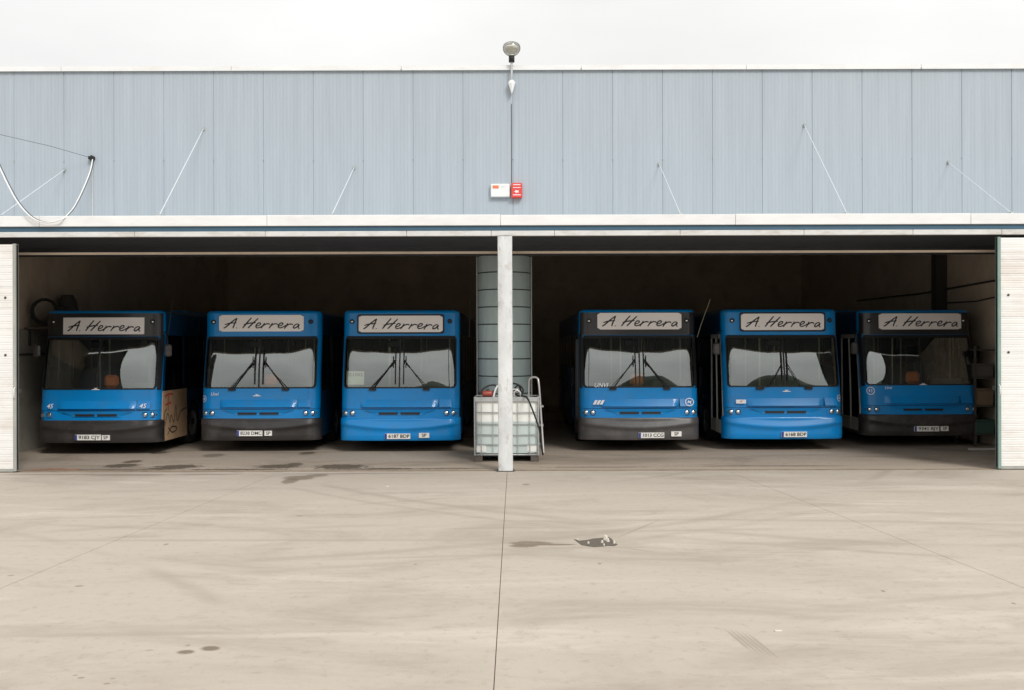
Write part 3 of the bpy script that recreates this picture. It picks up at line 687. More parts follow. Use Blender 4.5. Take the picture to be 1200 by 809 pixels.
def patch(mb, s0, s1, z0, z1, off=0., ns=8, nz=3, thick=.0, smap=None):
    g = []
    for z in lin(z0, z1, nz):
        for s in lin(s0, s1, ns):
            ss = smap(s, z) if smap else s
            o = off(ss, z) if callable(off) else off
            g.append(S(ss, z, o))
    n1 = ns+1
    f = [(j*n1+i, j*n1+i+1, (j+1)*n1+i+1, (j+1)*n1+i) for j in range(nz) for i in range(ns)]
    mb.add(g, f, True)
    if thick:
        bd = [(i, 0) for i in range(ns+1)]+[(ns, j) for j in range(1, nz+1)]+[(i, nz) for i in range(ns-1, -1, -1)]+[(0, j) for j in range(nz-1, 0, -1)]
        zz = lin(z0, z1, nz); sx = lin(s0, s1, ns); v = []
        for i, j in bd:
            ss = smap(sx[i], zz[j]) if smap else sx[i]; o = off(ss, zz[j]) if callable(off) else off
            v.append(S(ss, zz[j], o)); v.append(S(ss, zz[j], o-thick))
        m = len(bd); mb.add(v, [(2*k, 2*k+1, 2*((k+1) % m)+1, 2*((k+1) % m)) for k in range(m)])
    return mb
def rrect(s0, s1, z0, z1, r, n=6):
    o = []
    if not isinstance(r, tuple): r = (r, r, r, r)      # tr, tl, bl, br
    for (cs, cz, a, rr, ex) in ((s1-r[0], z1-r[0], 0, r[0], 0), (s0+r[1], z1-r[1], 90, r[1], 1), (s0+r[2], z0+r[2], 180, r[2], 0), (s1-r[3], z0+r[3], 270, r[3], 1)):
        for k in range(n+1): t = R(a+90*k/n); o.append((cs+rr*math.cos(t), cz+rr*math.sin(t)))
        # straight run to next corner is subdivided below
    res = []
    for i, p in enumerate(o):
        q = o[(i+1) % len(o)]; res.append(p)
        if i % (n+1) == n:
            for k in range(1, 12): res.append((p[0]+(q[0]-p[0])*k/12, p[1]+(q[1]-p[1])*k/12))
    return res
def ring(mb, A, B, off, offb=None):
    n = len(A); v = [S(s, z, off) for s, z in A]+[S(s, z, off if offb is None else offb) for s, z in B]
    return mb.add(v, [(i, (i+1) % n, n+(i+1) % n, n+i) for i in range(n)], True)
def decal(mb, verts, faces, s0, z0, off, scale=1.0):
    return mb.add([S(s0+v[0]*scale, z0+v[1]*scale, off) for v in verts], faces)

CACHE = {}
def bp(name, key, build, m, parent):
    k = (name, key, m)
    if k not in CACHE:
        mb = MB(); build(mb); CACHE[k] = mb.mesh(name, m)
    return link(name, CACHE[k], parent)

WS0, WS1, WZ0, WZ1 = -1.19, 1.19, 1.31, 2.40
def b_shell(mb):
    # nose below the screen, header, corners, sides, roof
    patch(mb, -SS, SS, .895, WZ0, 0, 36, 8)
    patch(mb, -SS, SS, .70, .885, -.006, 36, 3)
    patch(mb, -SS, SS, .883, .897, -.02, 36, 1)
    patch(mb, -SS, WS0, WZ0, WZ1, 0, 5, 12); patch(mb, WS1, SS, WZ0, WZ1, 0, 5, 12)
    patch(mb, -SS, SS, WZ1, ZR, 0, 44, 8); patch(mb, -SS, SS, ZR, ZH-.001, 0, 44, 14)
    ring(mb, [(min(max(s, WS0), WS1), min(max(z, WZ0), WZ1)) for s, z in rrect(WS0-.0, WS1, WZ0, WZ1, .001)], rrect(WS0+.008, WS1-.008, WZ0+.008, WZ1-.008, .085), .0, .004)
def side(mb, sg):
    e = SS+.002
    def P(a, b, z0, z1, off=0., n=1): patch(mb, sg*(SS+a), sg*(SS+b), z0, z1, off, n, 1)
    # skirt with round arches
    x = [0, 1.62]; c = [2.12, 6.75]; r = .54
    def arch(c0):
        seg = lin(c0-r, c0+r, 14)
        for a, b in zip(seg, seg[1:]):
            za = .48+math.sqrt(max(0, r*r-(a-c0)**2)); zb = .48+math.sqrt(max(0, r*r-(b-c0)**2))
            mb.add([S(sg*(SS+a), za), S(sg*(SS+b), zb), S(sg*(SS+b), 1.25), S(sg*(SS+a), 1.25)], [(0, 1, 2, 3)])
            mb.add([S(sg*(SS+a), za), S(sg*(SS+b), zb), S(sg*(SS+b), zb, -.06), S(sg*(SS+a), za, -.06)], [(0, 1, 2, 3)])
    st = 0. if sg > 0 else 1.32
    P(st, c[0]-r, .30, 1.25); arch(c[0]); P(c[0]+r, c[1]-r, .30, 1.25, 0, 4); arch(c[1]); P(c[1]+r, Lb-.5, .30, 1.25, 0, 2)
    for k in range(15):
        z0, z1 = lin(2.42, ZH-.001, 15)[k:k+2]
        patch(mb, sg*SS, sg*(SS+Lb-.5), z0, z1, 0, 6, 1)
    pil = [0, 1.32, 2.85, 4.35, 5.85, 7.35, Lb-.62]
    for p in pil: P(p-.0, p+.12, 1.25, 2.42)
def b_roof(mb):
    pts = [S(s, ZH-.001) for s in lin(-SS, SS, 36)]
    y1 = SS+Lb-.5; a = S(SS+Lb-.5, ZH-.001); b = S(-(SS+Lb-.5), ZH-.001)
    p = pts+[a, b]; c = (0, 4, ZH+.02); n = len(p)
    mb.add(p+[c], [(i, (i+1) % n, n) for i in range(n)], True)
    mb.bbox(-.55, .55, 4.0, 6.2, ZH-.02, ZH+.12, .05)
def b_rear(mb):
    y = S(SS+Lb-.5, 1)[1]
    mb.box(-W+.03, W-.03, y-.02, y+.06, .3, ZR+.02)
def b_sideglass(mb, sg):
    pil = [1.44, 2.97, 4.47, 5.97, 7.47]; e = [2.85, 4.35, 5.85, 7.35, Lb-.62]
    if sg > 0: pil = [.12]+pil; e = [1.32]+e
    for a, b in zip(pil, e): patch(mb, sg*(SS+a), sg*(SS+b), 1.25, 2.42, -.012, 3, 3)
def b_bumper(mb):
    def off(s, z):
        zr = .50+.10*min(1, abs(s)/1.15)**2
        t = (z-zr)
        d = .038*math.exp(-(t/.05)**2) if t < 0 else .038*max(0, 1-t/.13)
        ed = .012 if z < .68 else 0
        return .008+d*(1 if abs(s) < 1.05 else max(0, 1-(abs(s)-1.05)/.3))+ed
    patch(mb, -SS-.12, SS+.12, .245, .70, off, 44, 22, .04)
def b_header(mb):
    patch(mb, -1.26, 1.26, 2.435, 2.875, .006, 44, 14, .006)
def b_strip(mb, s0, s1):
    patch(mb, s0, s1, .935, 1.085, lambda s, z: .005+.055*(1.085-z)/.15*max(0., min(1, (s-s0)/.06, (s1-s)/.06) if s1-s0 > .3 else 1), max(6, int((s1-s0)*14)), 3, .005)
    v = []
    for s in lin(s0+.02, s1-.02, 16): v += [S(s, .935, .059), S(s, .922, .0)]
    mb.add(v, [(2*i, 2*i+1, 2*i+3, 2*i+2) for i in range(16)])
def b_grille(mb):
    sm = lambda s, z: s*(.47+.27*((z-.765)/.12)**1.3) if True else s
    patch(mb, -1, 1, .765, .88, lambda s, z: .004+.03*abs((z-.80)/.08)**1.0*(1 if z > .80 else .3), 24, 8, .01, lambda u, z: u*(.47+.27*((z-.765)/.115)**1.3))
def b_slots(mb):
    for a, b in ((-.42, -.03), (.03, .42)):
        patch(mb, a, b, .780, .826, .019, 8, 1, .012)
def b_lamps_sock(mb): 
    for x in (-1.10, -.965, .965, 1.10):
        c = S(x, .805, .0)
        mb.lathe([(.058, .012), (.058, -.008), (.045, -.012), (.042, .0)], 18, 'Y', c)
def b_gasket(mb):
    ring(mb, rrect(WS0+.008, WS1-.008, WZ0+.008, WZ1-.008, .085), rrect(WS0+.045, WS1-.045, WZ0+.035, WZ1-.045, .07), .010)
    ring(mb, rrect(WS0+.008, WS1-.008, WZ0+.008, WZ1-.008, .085), rrect(WS0+.006, WS1-.006, WZ0+.006, WZ1-.006, .087), .010, .0)
    patch(mb, WS0+.03, WS1-.03, 2.33, 2.385, -.002, 30, 2)       # black band along the top of the glass
def b_pane(mb, sg, ph=0.):
    a, b = (.004, WS1-.012) if sg > 0 else (WS0+.012, -.004)
    tw = .0
    g = []; ns, nz = 26, 26
    for z in lin(WZ0+.01, WZ1-.02, nz):
        for s in lin(a, b, ns):
            q = (abs(s)/1.1)
            g.append(S(s, z, -.008+.0011*math.sin(5.1*s+ph)*math.sin(3.3*z+1.7*ph)+.0006*math.sin(9*s+7*z+ph)))
    n1 = ns+1
    mb.add(g, [(j*n1+i, j*n1+i+1, (j+1)*n1+i+1, (j+1)*n1+i) for j in range(nz) for i in range(ns)], True)

STROKES = [
 [(120, 215), (150, 200), (230, 130), (297, 80)], [(297, 80), (272, 140), (252, 190), (245, 218)], [(135, 170), (200, 150), (288, 142)],
 [(288, 210), (293, 216)],
 [(485, 76), (430, 140), (395, 185), (370, 216)], [(572, 84), (510, 145), (465, 190), (440, 216)], [(385, 168), (460, 150), (540, 142)],
 [(545, 192), (585, 178), (603, 160), (597, 148), (572, 150), (548, 176), (545, 204), (568, 214), (612, 198), (632, 180)],
 [(656, 148), (632, 185), (608, 220)], [(628, 192), (660, 168), (690, 158), (712, 160), (722, 168)],
 [(757, 148), (735, 185), (711, 220)], [(730, 192), (762, 168), (792, 158), (815, 162), (826, 172)],
 [(832, 192), (872, 178), (890, 160), (884, 148), (860, 150), (835, 176), (832, 204), (856, 214), (900, 198), (925, 180)],
 [(952, 150), (932, 188), (908, 226)], [(928, 196), (958, 172), (988, 162), (1008, 166), (1018, 176)],
 [(1098, 168), (1068, 162), (1036, 184), (1024, 208), (1036, 218), (1066, 204), (1098, 172), (1086, 200), (1090, 218), (1104, 222)]]
def b_lettering(mb, s0, w, z0, h):
    for si, stx in enumerate(STROKES):
        P = smooth([(x, y, 0) for x, y in stx], 5); v = []
        n = len(P)
        for i, p in enumerate(P):
            d = (P[min(i+1, n-1)]-P[max(i-1, 0)]).normalized(); t = i/(n-1)
            wd = (8.2 if len(stx) > 2 else 10)*(.55+.45*math.sin(math.pi*(.12+.76*t)))
            if si in (0, 1, 4, 5): wd *= 1.15
            for sg in (-1, 1):
                q = (p.x-sg*d.y*wd, p.y+sg*d.x*wd)
                v.append(S(s0+(q[0]-607)/1095*w, z0+(150-q[1])/224*h, .0235+.0004*si))
        mb.add(v, [(2*i, 2*i+1, 2*i+3, 2*i+2) for i in range(n-1)])

def wheel(parent, sg, t):
    c = (sg*(W-.17), YC+t, .47)
    e = link('wheel', CACHE.setdefault('tyre', MB().lathe([(.27, -.12), (.40, -.135), (.455, -.11), (.47, -.06), (.47, .06), (.455, .11), (.40, .135), (.27, .12)], 28, 'X').mesh('tyre', 'tyre')), parent, c)
    k = 'rim%d' % sg
    if k not in CACHE:
        CACHE[k] = MB().lathe([(0, sg*.09), (.08, sg*.10), (.10, sg*.05), (.20, sg*.03), (.24, sg*.10), (.28, sg*.125)], 24, 'X').mesh('rim', 'rim')
    link('rim', CACHE[k], e)

def make_bus(sp):
    e = empty('bus', (sp['x'], sp['y'], 0), sp['label'], 'bus', 'blue buses parked nose out in the garage')
    e.rotation_euler.z = R(sp.get('rot', 0))
    blue = 'bus_blue'
    bp('body', 0, lambda m: b_shell(m), blue, e)
    sb = bp('side_body', 0, lambda m: (side(m, 1), side(m, -1), b_rear(m)), 'bus_side_shaded', e); sb['label'] = 'sides of the bus, blue darkened for shade'
    bp('roof', 0, b_roof, blue, e)
    for sg in (-1, 1): bp('side_windows', sg, lambda m: b_sideglass(m, sg), 'side_glass', e)
    b = bp('bumper', sp['bump'], b_bumper, {'blue': 'bus_blue', 'black': 'bumper_black', 'grey': 'bumper_grey'}[sp['bump']], e)
    b['label'] = {'blue': 'blue painted bumper', 'black': 'black plastic bumper', 'grey': 'scuffed dark grey bumper'}[sp['bump']]
    if sp['head'] == 'black':
        h = bp('header_band', 0, b_header, 'bus_black', e); h['label'] = 'black band above the windscreen'
    if sp['head'] == 'black':
        for sg in (-1, 1): bp('screen_surround', sg, lambda m: patch(m, *sorted((sg*1.188, sg*1.30)), 1.30, 2.434, .006, 4, 10, .006), 'bus_black', e)  # black side strips: broad gasket, with the shade on the pillars painted in
        bp('screen_surround', 0, lambda m: patch(m, -1.187, 1.187, 2.402, 2.434, .006, 30, 1, .004), 'bus_black', e)
    # destination board
    sw = 1.74 if not sp.get('sw') else sp['sw']; sx = sp['sx']; sz = sp.get('sz', 2.665); sh = .345
    rc = .002 if sp.get('square') else .035
    def bsign(m):
        A = rrect(sx-sw/2, sx+sw/2, sz-sh/2, sz+sh/2, rc); patch_loop = [S(s, z, .022) for s, z in A]
        # fan in strips so that it follows the curve of the nose
        n = 28
        for i in range(n):
            a, b2 = sx-sw/2+sw*i/n, sx-sw/2+sw*(i+1)/n
            def hz(s):
                d = min(s-(sx-sw/2), (sx+sw/2)-s); 
                return sh/2 if d >= rc else sh/2-rc+math.sqrt(max(0, rc*rc-(rc-d)**2))
            m.add([S(a, sz-hz(a), .022), S(b2, sz-hz(b2), .022), S(b2, sz+hz(b2), .022), S(a, sz+hz(a), .022)], [(0, 1, 2, 3)], True)
        o = len(A); m.add([S(s, z, .022) for s, z in A]+[S(s, z, .0) for s, z in A], [(i, (i+1) % o, o+(i+1) % o, o+i) for i in range(o)])
    sg_ = bp('destination_board', (sx, sz, rc, sw), bsign, 'sign_white', e)
    lt = bp('lettering', (sx, sz, sw), lambda m: b_lettering(m, sx, sw, sz, sh), 'sign_ink', sg_)
    if sp.get('frame'):
        bp('board_frame', (sx, sz), lambda m: ring(m, rrect(sx-sw/2-.03, sx+sw/2+.03, sz-sh/2-.03, sz+sh/2+.03, .05), rrect(sx-sw/2, sx+sw/2, sz-sh/2, sz+sh/2, .03), .026), 'rubber', e)
    for s in (-1.02, 1.02):
        mk = bp('marker_lamp', s, lambda m: m.lathe([(.048, .015), (.048, -.016), (.034, -.02), (.03, -.004)], 16, 'Y', S(s, 2.70, .01)), 'rubber', e)
        bp('lamp_lens', s, lambda m: m.lathe([(0, -.018), (.02, -.014), (.031, -.004)], 16, 'Y', S(s, 2.70, .01)), 'lamp_silver' if (s < 0 or sp['head'] == 'black') else 'lamp_socket', mk)
    # nose details
    bp('nose_strip', 0, lambda m: b_strip(m, -.80, .80), 'bus_blue', e)
    bp('nose_strip', 1, lambda m: b_strip(m, .815, 1.06), 'bus_blue', e)
    bp('body_seam', 0, lambda m: patch(m, -1.2, 1.2, .885, .895, -.012, 36, 1), 'rubber', e)
    bp('nose_seam', 0, lambda m: patch(m, .803, .812, .90, 1.10, .002, 1, 3), 'rubber', e)
    gr = bp('grille', 0, b_grille, 'bus_blue', e)
    bp('grille_slots', 0, b_slots, 'rubber', gr)
    for x in (-1.10, -.965, .965, 1.10):
        hl = bp('headlight', x, lambda m: m.lathe([(.060, .012), (.060, -.010), (.047, -.014), (.045, .0), (.02, .012), (0, .014)], 18, 'Y', S(x, .805, .0)), 'lamp_socket', e)
        bp('lens', x, lambda m: m.lathe([(0, -.014), (.02, -.012), (.036, -.004), (.045, .002)], 18, 'Y', S(x, .805, .0)), 'lamp_silver', hl)
    bp('indicator', 0, lambda m: (m.lathe([(0, -.01), (.02, -.008), (.026, .004)], 12, 'Y', S(-1.19, .805, 0)), m.lathe([(0, -.01), (.02, -.008), (.026, .004)], 12, 'Y', S(1.19, .805, 0))), 'lamp_socket', e)
    for sg in (-1, 1): bp('lamp_panel', sg, lambda m: patch(m, *sorted((sg*.86, sg*1.225)), .745, .865, .003, 8, 2, .004), 'bus_blue', e)
    # windscreen
    bp('windscreen_gasket', 0, b_gasket, 'rubber', e)
    for sg in (-1, 1): bp('windscreen', (sg, sp['x']), lambda m: b_pane(m, sg, sp['x']+sg), 'windscreen_glass', e)
    bp('windscreen_divider', 0, lambda m: patch(m, -.013, .013, WZ0+.03, WZ1-.06, .010, 1, 12, .02), 'rubber', e)
    # wipers
    for sg in ((-1, 1) if sp.get('wipers', 1) else ()):
        def bw(m):
            p0 = Vector(S(sg*.55, 1.30, .05)); wide = sp.get('wide', 0)
            tip = Vector(S(sg*(.10 if not wide else .12), 1.90, .045)); p1 = Vector(S(sg*.61, 1.305, .04)); tip2 = Vector(S(sg*.12, 1.84, .04))
            m.tube([p0, tip], .012, 6); m.tube([p1, tip2], .007, 6)
            m.box(p0.x-.07, p0.x+.07, p0.y, p0.y+.06, 1.275, 1.325)
            m.tube([S(sg*.085, z, .028) for z in lin(1.40, 2.16, 6)], .010, 6)
            m.tube([S(sg*.13, z, .035) for z in lin(1.75, 1.98, 3)], .008, 6)
            m.tube([tip, Vector(S(sg*.085, 1.80, .03))], .012, 6)
        def bw5(m):
            p0 = Vector(S(sg*.50, 1.29, .05)); m.box(p0.x-.09, p0.x+.06, p0.y, p0.y+.06, 1.265, 1.325)
            m.tube([p0, Vector(S(sg*.30, 1.36, .05)), Vector(S(sg*.06, 1.78, .045))], .009, 6)
            m.tube([S(sg*.055, z, .028) for z in lin(1.45, 2.10, 6)], .012, 6)
        bp('wiper', (sg, sp.get('wip5')), bw5 if sp.get('wip5') else bw, 'rubber', e)
    # mirrors
    for sg in sp.get('mirrors', ()):
        mi = bp('mirror', sg, lambda m: m.bbox(*sorted((sg*(W+.05), sg*(W+.20))), .30, .37, 1.98, 2.24, .035), 'bumper_grey', e)
        bp('mirror_arm', sg, lambda m: m.tube([S(sg*1.33, 2.50, -.01), (sg*(W+.11), .33, 2.42), (sg*(W+.12), .335, 2.235)], .013, 8), 'rubber', mi)
        bp('mirror_glass', sg, lambda m: m.box(*sorted((sg*(W+.07), sg*(W+.18))), .371, .374, 2.01, 2.21), 'lamp_silver', mi)
    for sg in (-1, 1):
        wheel(e, sg, 2.12); wheel(e, sg, 6.75)
    bp('underframe', 0, lambda m: m.box(-.8, .8, .6, 8.8, .24, .42), 'steel_dark', e)
    bp('chassis_shield', 0, lambda m: m.box(-1.12, 1.12, .45, 1.7, .23, .30), 'steel_dark', e)
    # nearside front door: pale frame, two glazed leaves, pale kick plate
    dm = sp.get('door', 'plain')
    fm = 'door_frame_pale' if dm == 'pale' else 'bus_black'
    def bd(m):
        for a, b2 in ((.04, .09), (1.22, 1.27), (.64, .68)): patch(m, -(SS+b2), -(SS+a), .32, 2.42, .004, 1, 4, .03)
        patch(m, -(SS+1.22), -(SS+.09), 2.33, 2.42, .003, 3, 1, .03)
    d = bp('door', dm, bd, fm, e)
    bp('door_glass', 0, lambda m: (patch(m, -(SS+.64), -(SS+.09), .62, 2.33, -.01, 2, 4), patch(m, -(SS+1.22), -(SS+.68), .62, 2.33, -.01, 2, 4)), 'side_glass', d)
    bp('kick_plate', dm, lambda m: (patch(m, -(SS+1.22), -(SS+.09), .32, .60, .0, 3, 1, .02)), 'skirt_pale' if dm == 'pale' else 'bus_black', d)
    # inside
    bp('cabin_floor', 0, lambda m: m.box(-1.15, 1.15, .55, 8.9, .43, .55), 'bus_floor', e)
    ds = bp('dashboard', 0, lambda m: (m.bbox(-.25, 1.08, .33, .62, .8, 1.32, .03), m.bbox(.3, 1.0, .36, .62, 1.32, 1.44, .03), m.bbox(-1.08, -.3, .28, .42, .8, 1.3, .03)), 'bus_inside', e)
    bp('steering_wheel', 0, lambda m: (m.tube([(.62+.23*math.cos(a), .72+.08*math.sin(a), 1.38+.2*math.sin(a)) for a in lin(0, 2*math.pi, 20)[:-1]], .016, 6, True), m.tube([(.62, .72, 1.38), (.62, .66, 1.1)], .03, 8)), 'rubber', e)
    st = bp('driver_seat', 0, lambda m: (m.bbox(.38, .86, 1.05, 1.5, .95, 1.1, .04), m.bbox(.40, .84, 1.45, 1.58, 1.1, 1.80, .05), m.box(.55, .7, 1.15, 1.35, .55, .95)), 'seat_dark', e)
    if sp.get('orange') is not None:
        x, z = sp['orange']
        s = bp('orange_cushion', (x, z), lambda m: m.bbox(x-.15, x+.15, .44, .60, 1.33, 1.60, .06), 'seat_orange', ds); s['label'] = 'orange cushion behind the windscreen'
    for i in range(5):
        for x in (-.85, .75):
            y = 2.6+i*1.15
            s = link('passenger_seat', CACHE.setdefault('pseat', MB().bbox(-.4, .4, -.22, .22, .0, .1, .03).bbox(-.4, .4, .2, .3, .05, .72, .04).box(-.3, .3, -.1, .1, -.4, 0).mesh('passenger_seat', 'seat_dark')), e, (x, y, .96))
    bp('grab_poles', 0, lambda m: [m.tube([(x, y, .55), (x, y, 2.6)], .017, 8) for x, y in ((-.30, .95), (-.42, 1.75), (.28, 1.95), (.28, 3.4), (-.4, 4.6), (.98, .95))], 'grab_pole', e)
    bp('cab_partition', 0, lambda m: (m.box(.30, 1.1, 1.72, 1.74, .55, 1.45), m.box(.30, .33, 1.715, 1.75, 1.45, 2.5)), 'bus_inside', e)
    bp('ceiling', 0, lambda m: m.box(-1.1, 1.1, .45, 8.9, 2.62, 2.66), 'bus_inside', e)
    bp('cab_mirror', 0, lambda m: (m.bbox(-.28, .02, .42, .47, 2.16, 2.30, .02) if True else 0, m.tube([(-.13, .45, 2.3), (-.13, .45, 2.62)], .012, 6)), 'rubber', e)
    # plates
    pc, pt, pw = sp['plate']
    def bpl(m): patch(m, pc-.26, pc+.26, sp['pz']-.055, sp['pz']+.055, .056, 10, 1, .03)
    pl = bp('number_plate', (pc, sp['pz']), bpl, 'plate_white', e)
    v, f = text_mesh(pt, .10, spacing=.98); mxx = max(p[0] for p in v); k = .215/mxx
    bp('plate_text', pt, lambda m: m.add([S(pc+.03+p[0]*k, sp['pz']+p[1]*.95, .0590) for p in v], f), 'sign_ink', pl)
    bp('plate_band', (pc, sp['pz']), lambda m: patch(m, pc-.258, pc-.215, sp['pz']-.053, sp['pz']+.053, .058, 1, 1), 'plate_blue', pl)
    if sp.get('sp') is not None:
        s0, zz, wv = sp['sp']
        q = bp('service_plate', (s0, zz), lambda m: patch(m, s0-wv/2, s0+wv/2, zz-.05, zz+.05, .056, 4, 1, .03), 'plate_white', e)
        v2, f2 = text_mesh('SP', .095)
        bp('plate_text', ('sp', s0, zz), lambda m: decal(m, v2, f2, s0, zz, .0590), 'sign_ink', q)
    for (kind, body, s0, z0, size, m_) in sp.get('decals', ()):
        if kind == 'text':
            v3, f3 = text_mesh(body, size, shear=.3)
            bp('lettering', (body, s0, z0), lambda m: decal(m, v3, f3, s0, z0, .018 if 'U' in body or 'n' in body else .066), m_, e)
        elif kind == 'ring':
            eo = .066 if .8 < abs(s0) < 1.07 and z0 < 1.15 else .006
            def br_(m):
                for r0, r1 in ((size*.82, size),):
                    n = 20; vv = []
                    for i in range(n): a = 2*math.pi*i/n; vv += [S(s0+r0*math.cos(a), z0+r0*math.sin(a), eo), S(s0+r1*math.cos(a), z0+r1*math.sin(a), eo)]
                    m.add(vv, [(2*i, 2*i+1, 2*((i+1) % n)+1, 2*((i+1) % n)) for i in range(n)])
                if body:
                    v4, f4 = text_mesh(body, size*1.15); decal(m, v4, f4, s0, z0, eo)
                else:
                    m.add([S(s0+a*size, z0+b2*size, eo) for a, b2 in ((-.5, -.3), (-.1, .5), (.05, .1), (.5, .4), (.3, -.5), (.0, -.1))], [(0, 1, 2, 5), (2, 3, 4, 5)])
            bp('emblem', (body, s0, z0), br_, m_, e)
        elif kind == 'wing':
            bp('emblem', ('wing', s0, z0), lambda m: m.add([S(s0+a, z0+b2, .013) for a, b2 in ((-.09, -.022), (.09, -.022), (.07, -.008), (.02, .0), (.035, .03), (.005, .008), (-.03, .03), (-.02, .0), (-.07, -.008))], [tuple(range(9))]), m_, e)
        elif kind == 'slash':
            bp('emblem', ('slash', s0, z0), lambda m: [m.add([S(s0+dx+a, z0+b2, .068) for a, b2 in ((-.05, -.045), (.005, -.045), (.05, .045), (-.0, .045))], [(0, 1, 2, 3)]) for dx in (-.055, .015, .085)], m_, e)
        elif kind == 'card':
            bp('sticker', (s0, z0), lambda m: patch(m, s0-size, s0+size, z0-.04, z0+.04, .064, 3, 1, .004), m_, e)
        elif kind == 'paper':
            pp = bp('windscreen_notice', (s0, z0), lambda m: patch(m, s0-size, s0+size, z0-.14, z0+.14, -.03, 4, 1, .003), m_, e)
            v5, f5 = text_mesh(body, .085)
            bp('notice_text', (s0, z0), lambda m: decal(m, v5, f5, s0+.02, z0+.06, -.028), 'sign_ink', pp)
    if sp.get('antenna'):
        x, lean = sp['antenna']
        bp('antenna', (x, lean), lambda m: (m.tube([(x, .5, 2.35), (x+lean*.3, .5, 2.62), (x+lean, .5, 3.15)], .0055 if lean > .2 else .004, 6)), 'grab_pole' if lean > .2 else 'steel_dark', e)
    if sp.get('tan'):
        t = bp('side_panel', 'tan', lambda m: patch(m, SS+.0, SS+1.55, .24, 1.27, .016, 4, 3, .02), 'panel_tan', e); t['label'] = 'tan lower side panel with scrawled red and black lettering'
        def scr(m, strokes, w_):
            for si, q in enumerate(strokes):
                P = smooth([(a, b2, 0) for a, b2 in q], 5); v = []
                for i, p in enumerate(P):
                    d = (P[min(i+1, len(P)-1)]-P[max(i-1, 0)]).normalized()
                    for sgn in (-1, 1): v.append(S(SS+p.x-sgn*d.y*w_, p.y+sgn*d.x*w_, .019+.0004*si))
                m.add(v, [(2*i, 2*i+1, 2*i+3, 2*i+2) for i in range(len(P)-1)])
        bp('red_scrawl', 0, lambda m: scr(m, [[(.12, 1.15), (.35, 1.2), (.6, 1.18)], [(.35, 1.2), (.3, 1.0), (.35, .85)], [(.15, .98), (.5, 1.02)]], .02), 'paint_red', t)
        bp('black_scrawl', 0, lambda m: scr(m, [[(.15, .55), (.3, .8), (.45, .6), (.5, .75), (.7, .6), (.8, .95), (.9, .6), (1.1, .78), (1.5, .85)], [(.3, .35), (.55, .5), (.9, .45), (.6, .38), (.35, .5)], [(.12, .6), (.1, .8), (.25, .9)]], .014), 'sign_ink', t)
    return e

buses = [
 dict(x=-8.41, y=20.10, head='black', bump='black', sx=.03, sz=2.615, sw=1.66, square=1, plate=(-.14, '9183 CJY', 0), pz=.36, sp=(.22, .355, .15), wipers=0,
      label='blue bus beside the left sliding door, black bumper, tan scrawled panel on its side', tan=1, mirrors=(-1, 1), orange=(.12, 1.42),
      decals=[('text', '45', -.93, .985, .13, 'print_white'), ('text', '45', .93, .985, .13, 'print_white'), ('wing', '', -.02, 1.335, 0, 'print_white')], antenna=(1.28, .12)),
 dict(x=-5.236, y=20.50, head='blue', bump='black', sx=-.01, sz=2.67, sw=1.77, plate=(-.16, '8238 DMC', 0), pz=.40, sp=(.22, .40, .15),
      label='second bus from the left, blue above its windscreen with a black bumper', orange=(.17, 1.62),
      decals=[('text', 'Unvi', -.92, 1.20, .09, 'print_white'), ('ring', '', -1.17, 1.10, .07, 'print_white'), ('wing', '', -.03, 1.18, 0, 'print_white')]),
 dict(x=-2.317, y=20.40, head='blue', bump='blue', sx=.0, sz=2.645, sw=1.75, frame=1, plate=(-.03, '6187 BDP', 0), pz=.34, sp=(.51, .355, .21),
      label='all blue bus with blue bumper and a white notice in its windscreen', decals=[('paper', 'C.11012', -.94, 1.53, .20, 'paper')], antenna=(1.42, .02)),
 dict(x=2.626, y=20.40, head='black', bump='grey', sx=.03, sz=2.69, sw=1.75, plate=(.22, '1013 CCG', 0), pz=.345, sp=(.73, .37, .21), door='plain',
      label='blue bus right of the white column, scuffed grey bumper and round white emblem', orange=(.0, 1.62),
      decals=[('text', 'UNVI', -.80, 1.365, .12, 'print_white'), ('slash', '', -.86, 1.02, 0, 'print_white'), ('ring', '', 1.0, 1.02, .085, 'print_white')], antenna=(1.26, .28)),
 dict(x=5.64, y=20.52, head='blue', bump='blue', sx=.03, sz=2.67, sw=1.74, frame=1, plate=(.16, '6168 BDP', 0), pz=.345, door='pale', mirrors=(-1,), wip5=1,
      label='all blue bus with blue bumper and a small sticker at left of its nose',
      decals=[('card', '', -.91, 1.02, .10, 'print_white'), ('text', 'SP', -.91, 1.02, .05, 'paint_red'), ('wing', '', .03, 1.24, 0, 'print_white'), ('ring', '', 1.17, 1.08, .07, 'print_white')]),
 dict(x=8.74, y=21.15, head='black', bump='black', sx=.07, sz=2.685, sw=1.78, plate=(.05, '9341 BJY', 0), pz=.40, sp=(.43, .40, .16), door='pale', mirrors=(-1,), wipers=0,
      label='shaded blue bus beside the right sliding door, number in a white ring on its nose', orange=(-.02, 1.60),
      decals=[('ring', '41', -1.08, 1.20, .085, 'print_white'), ('text', 'Unvi', -.72, 1.265, .08, 'print_white'), ('wing', '', .02, 1.345, 0, 'print_white')]),
]
for sp in buses: make_bus(sp)

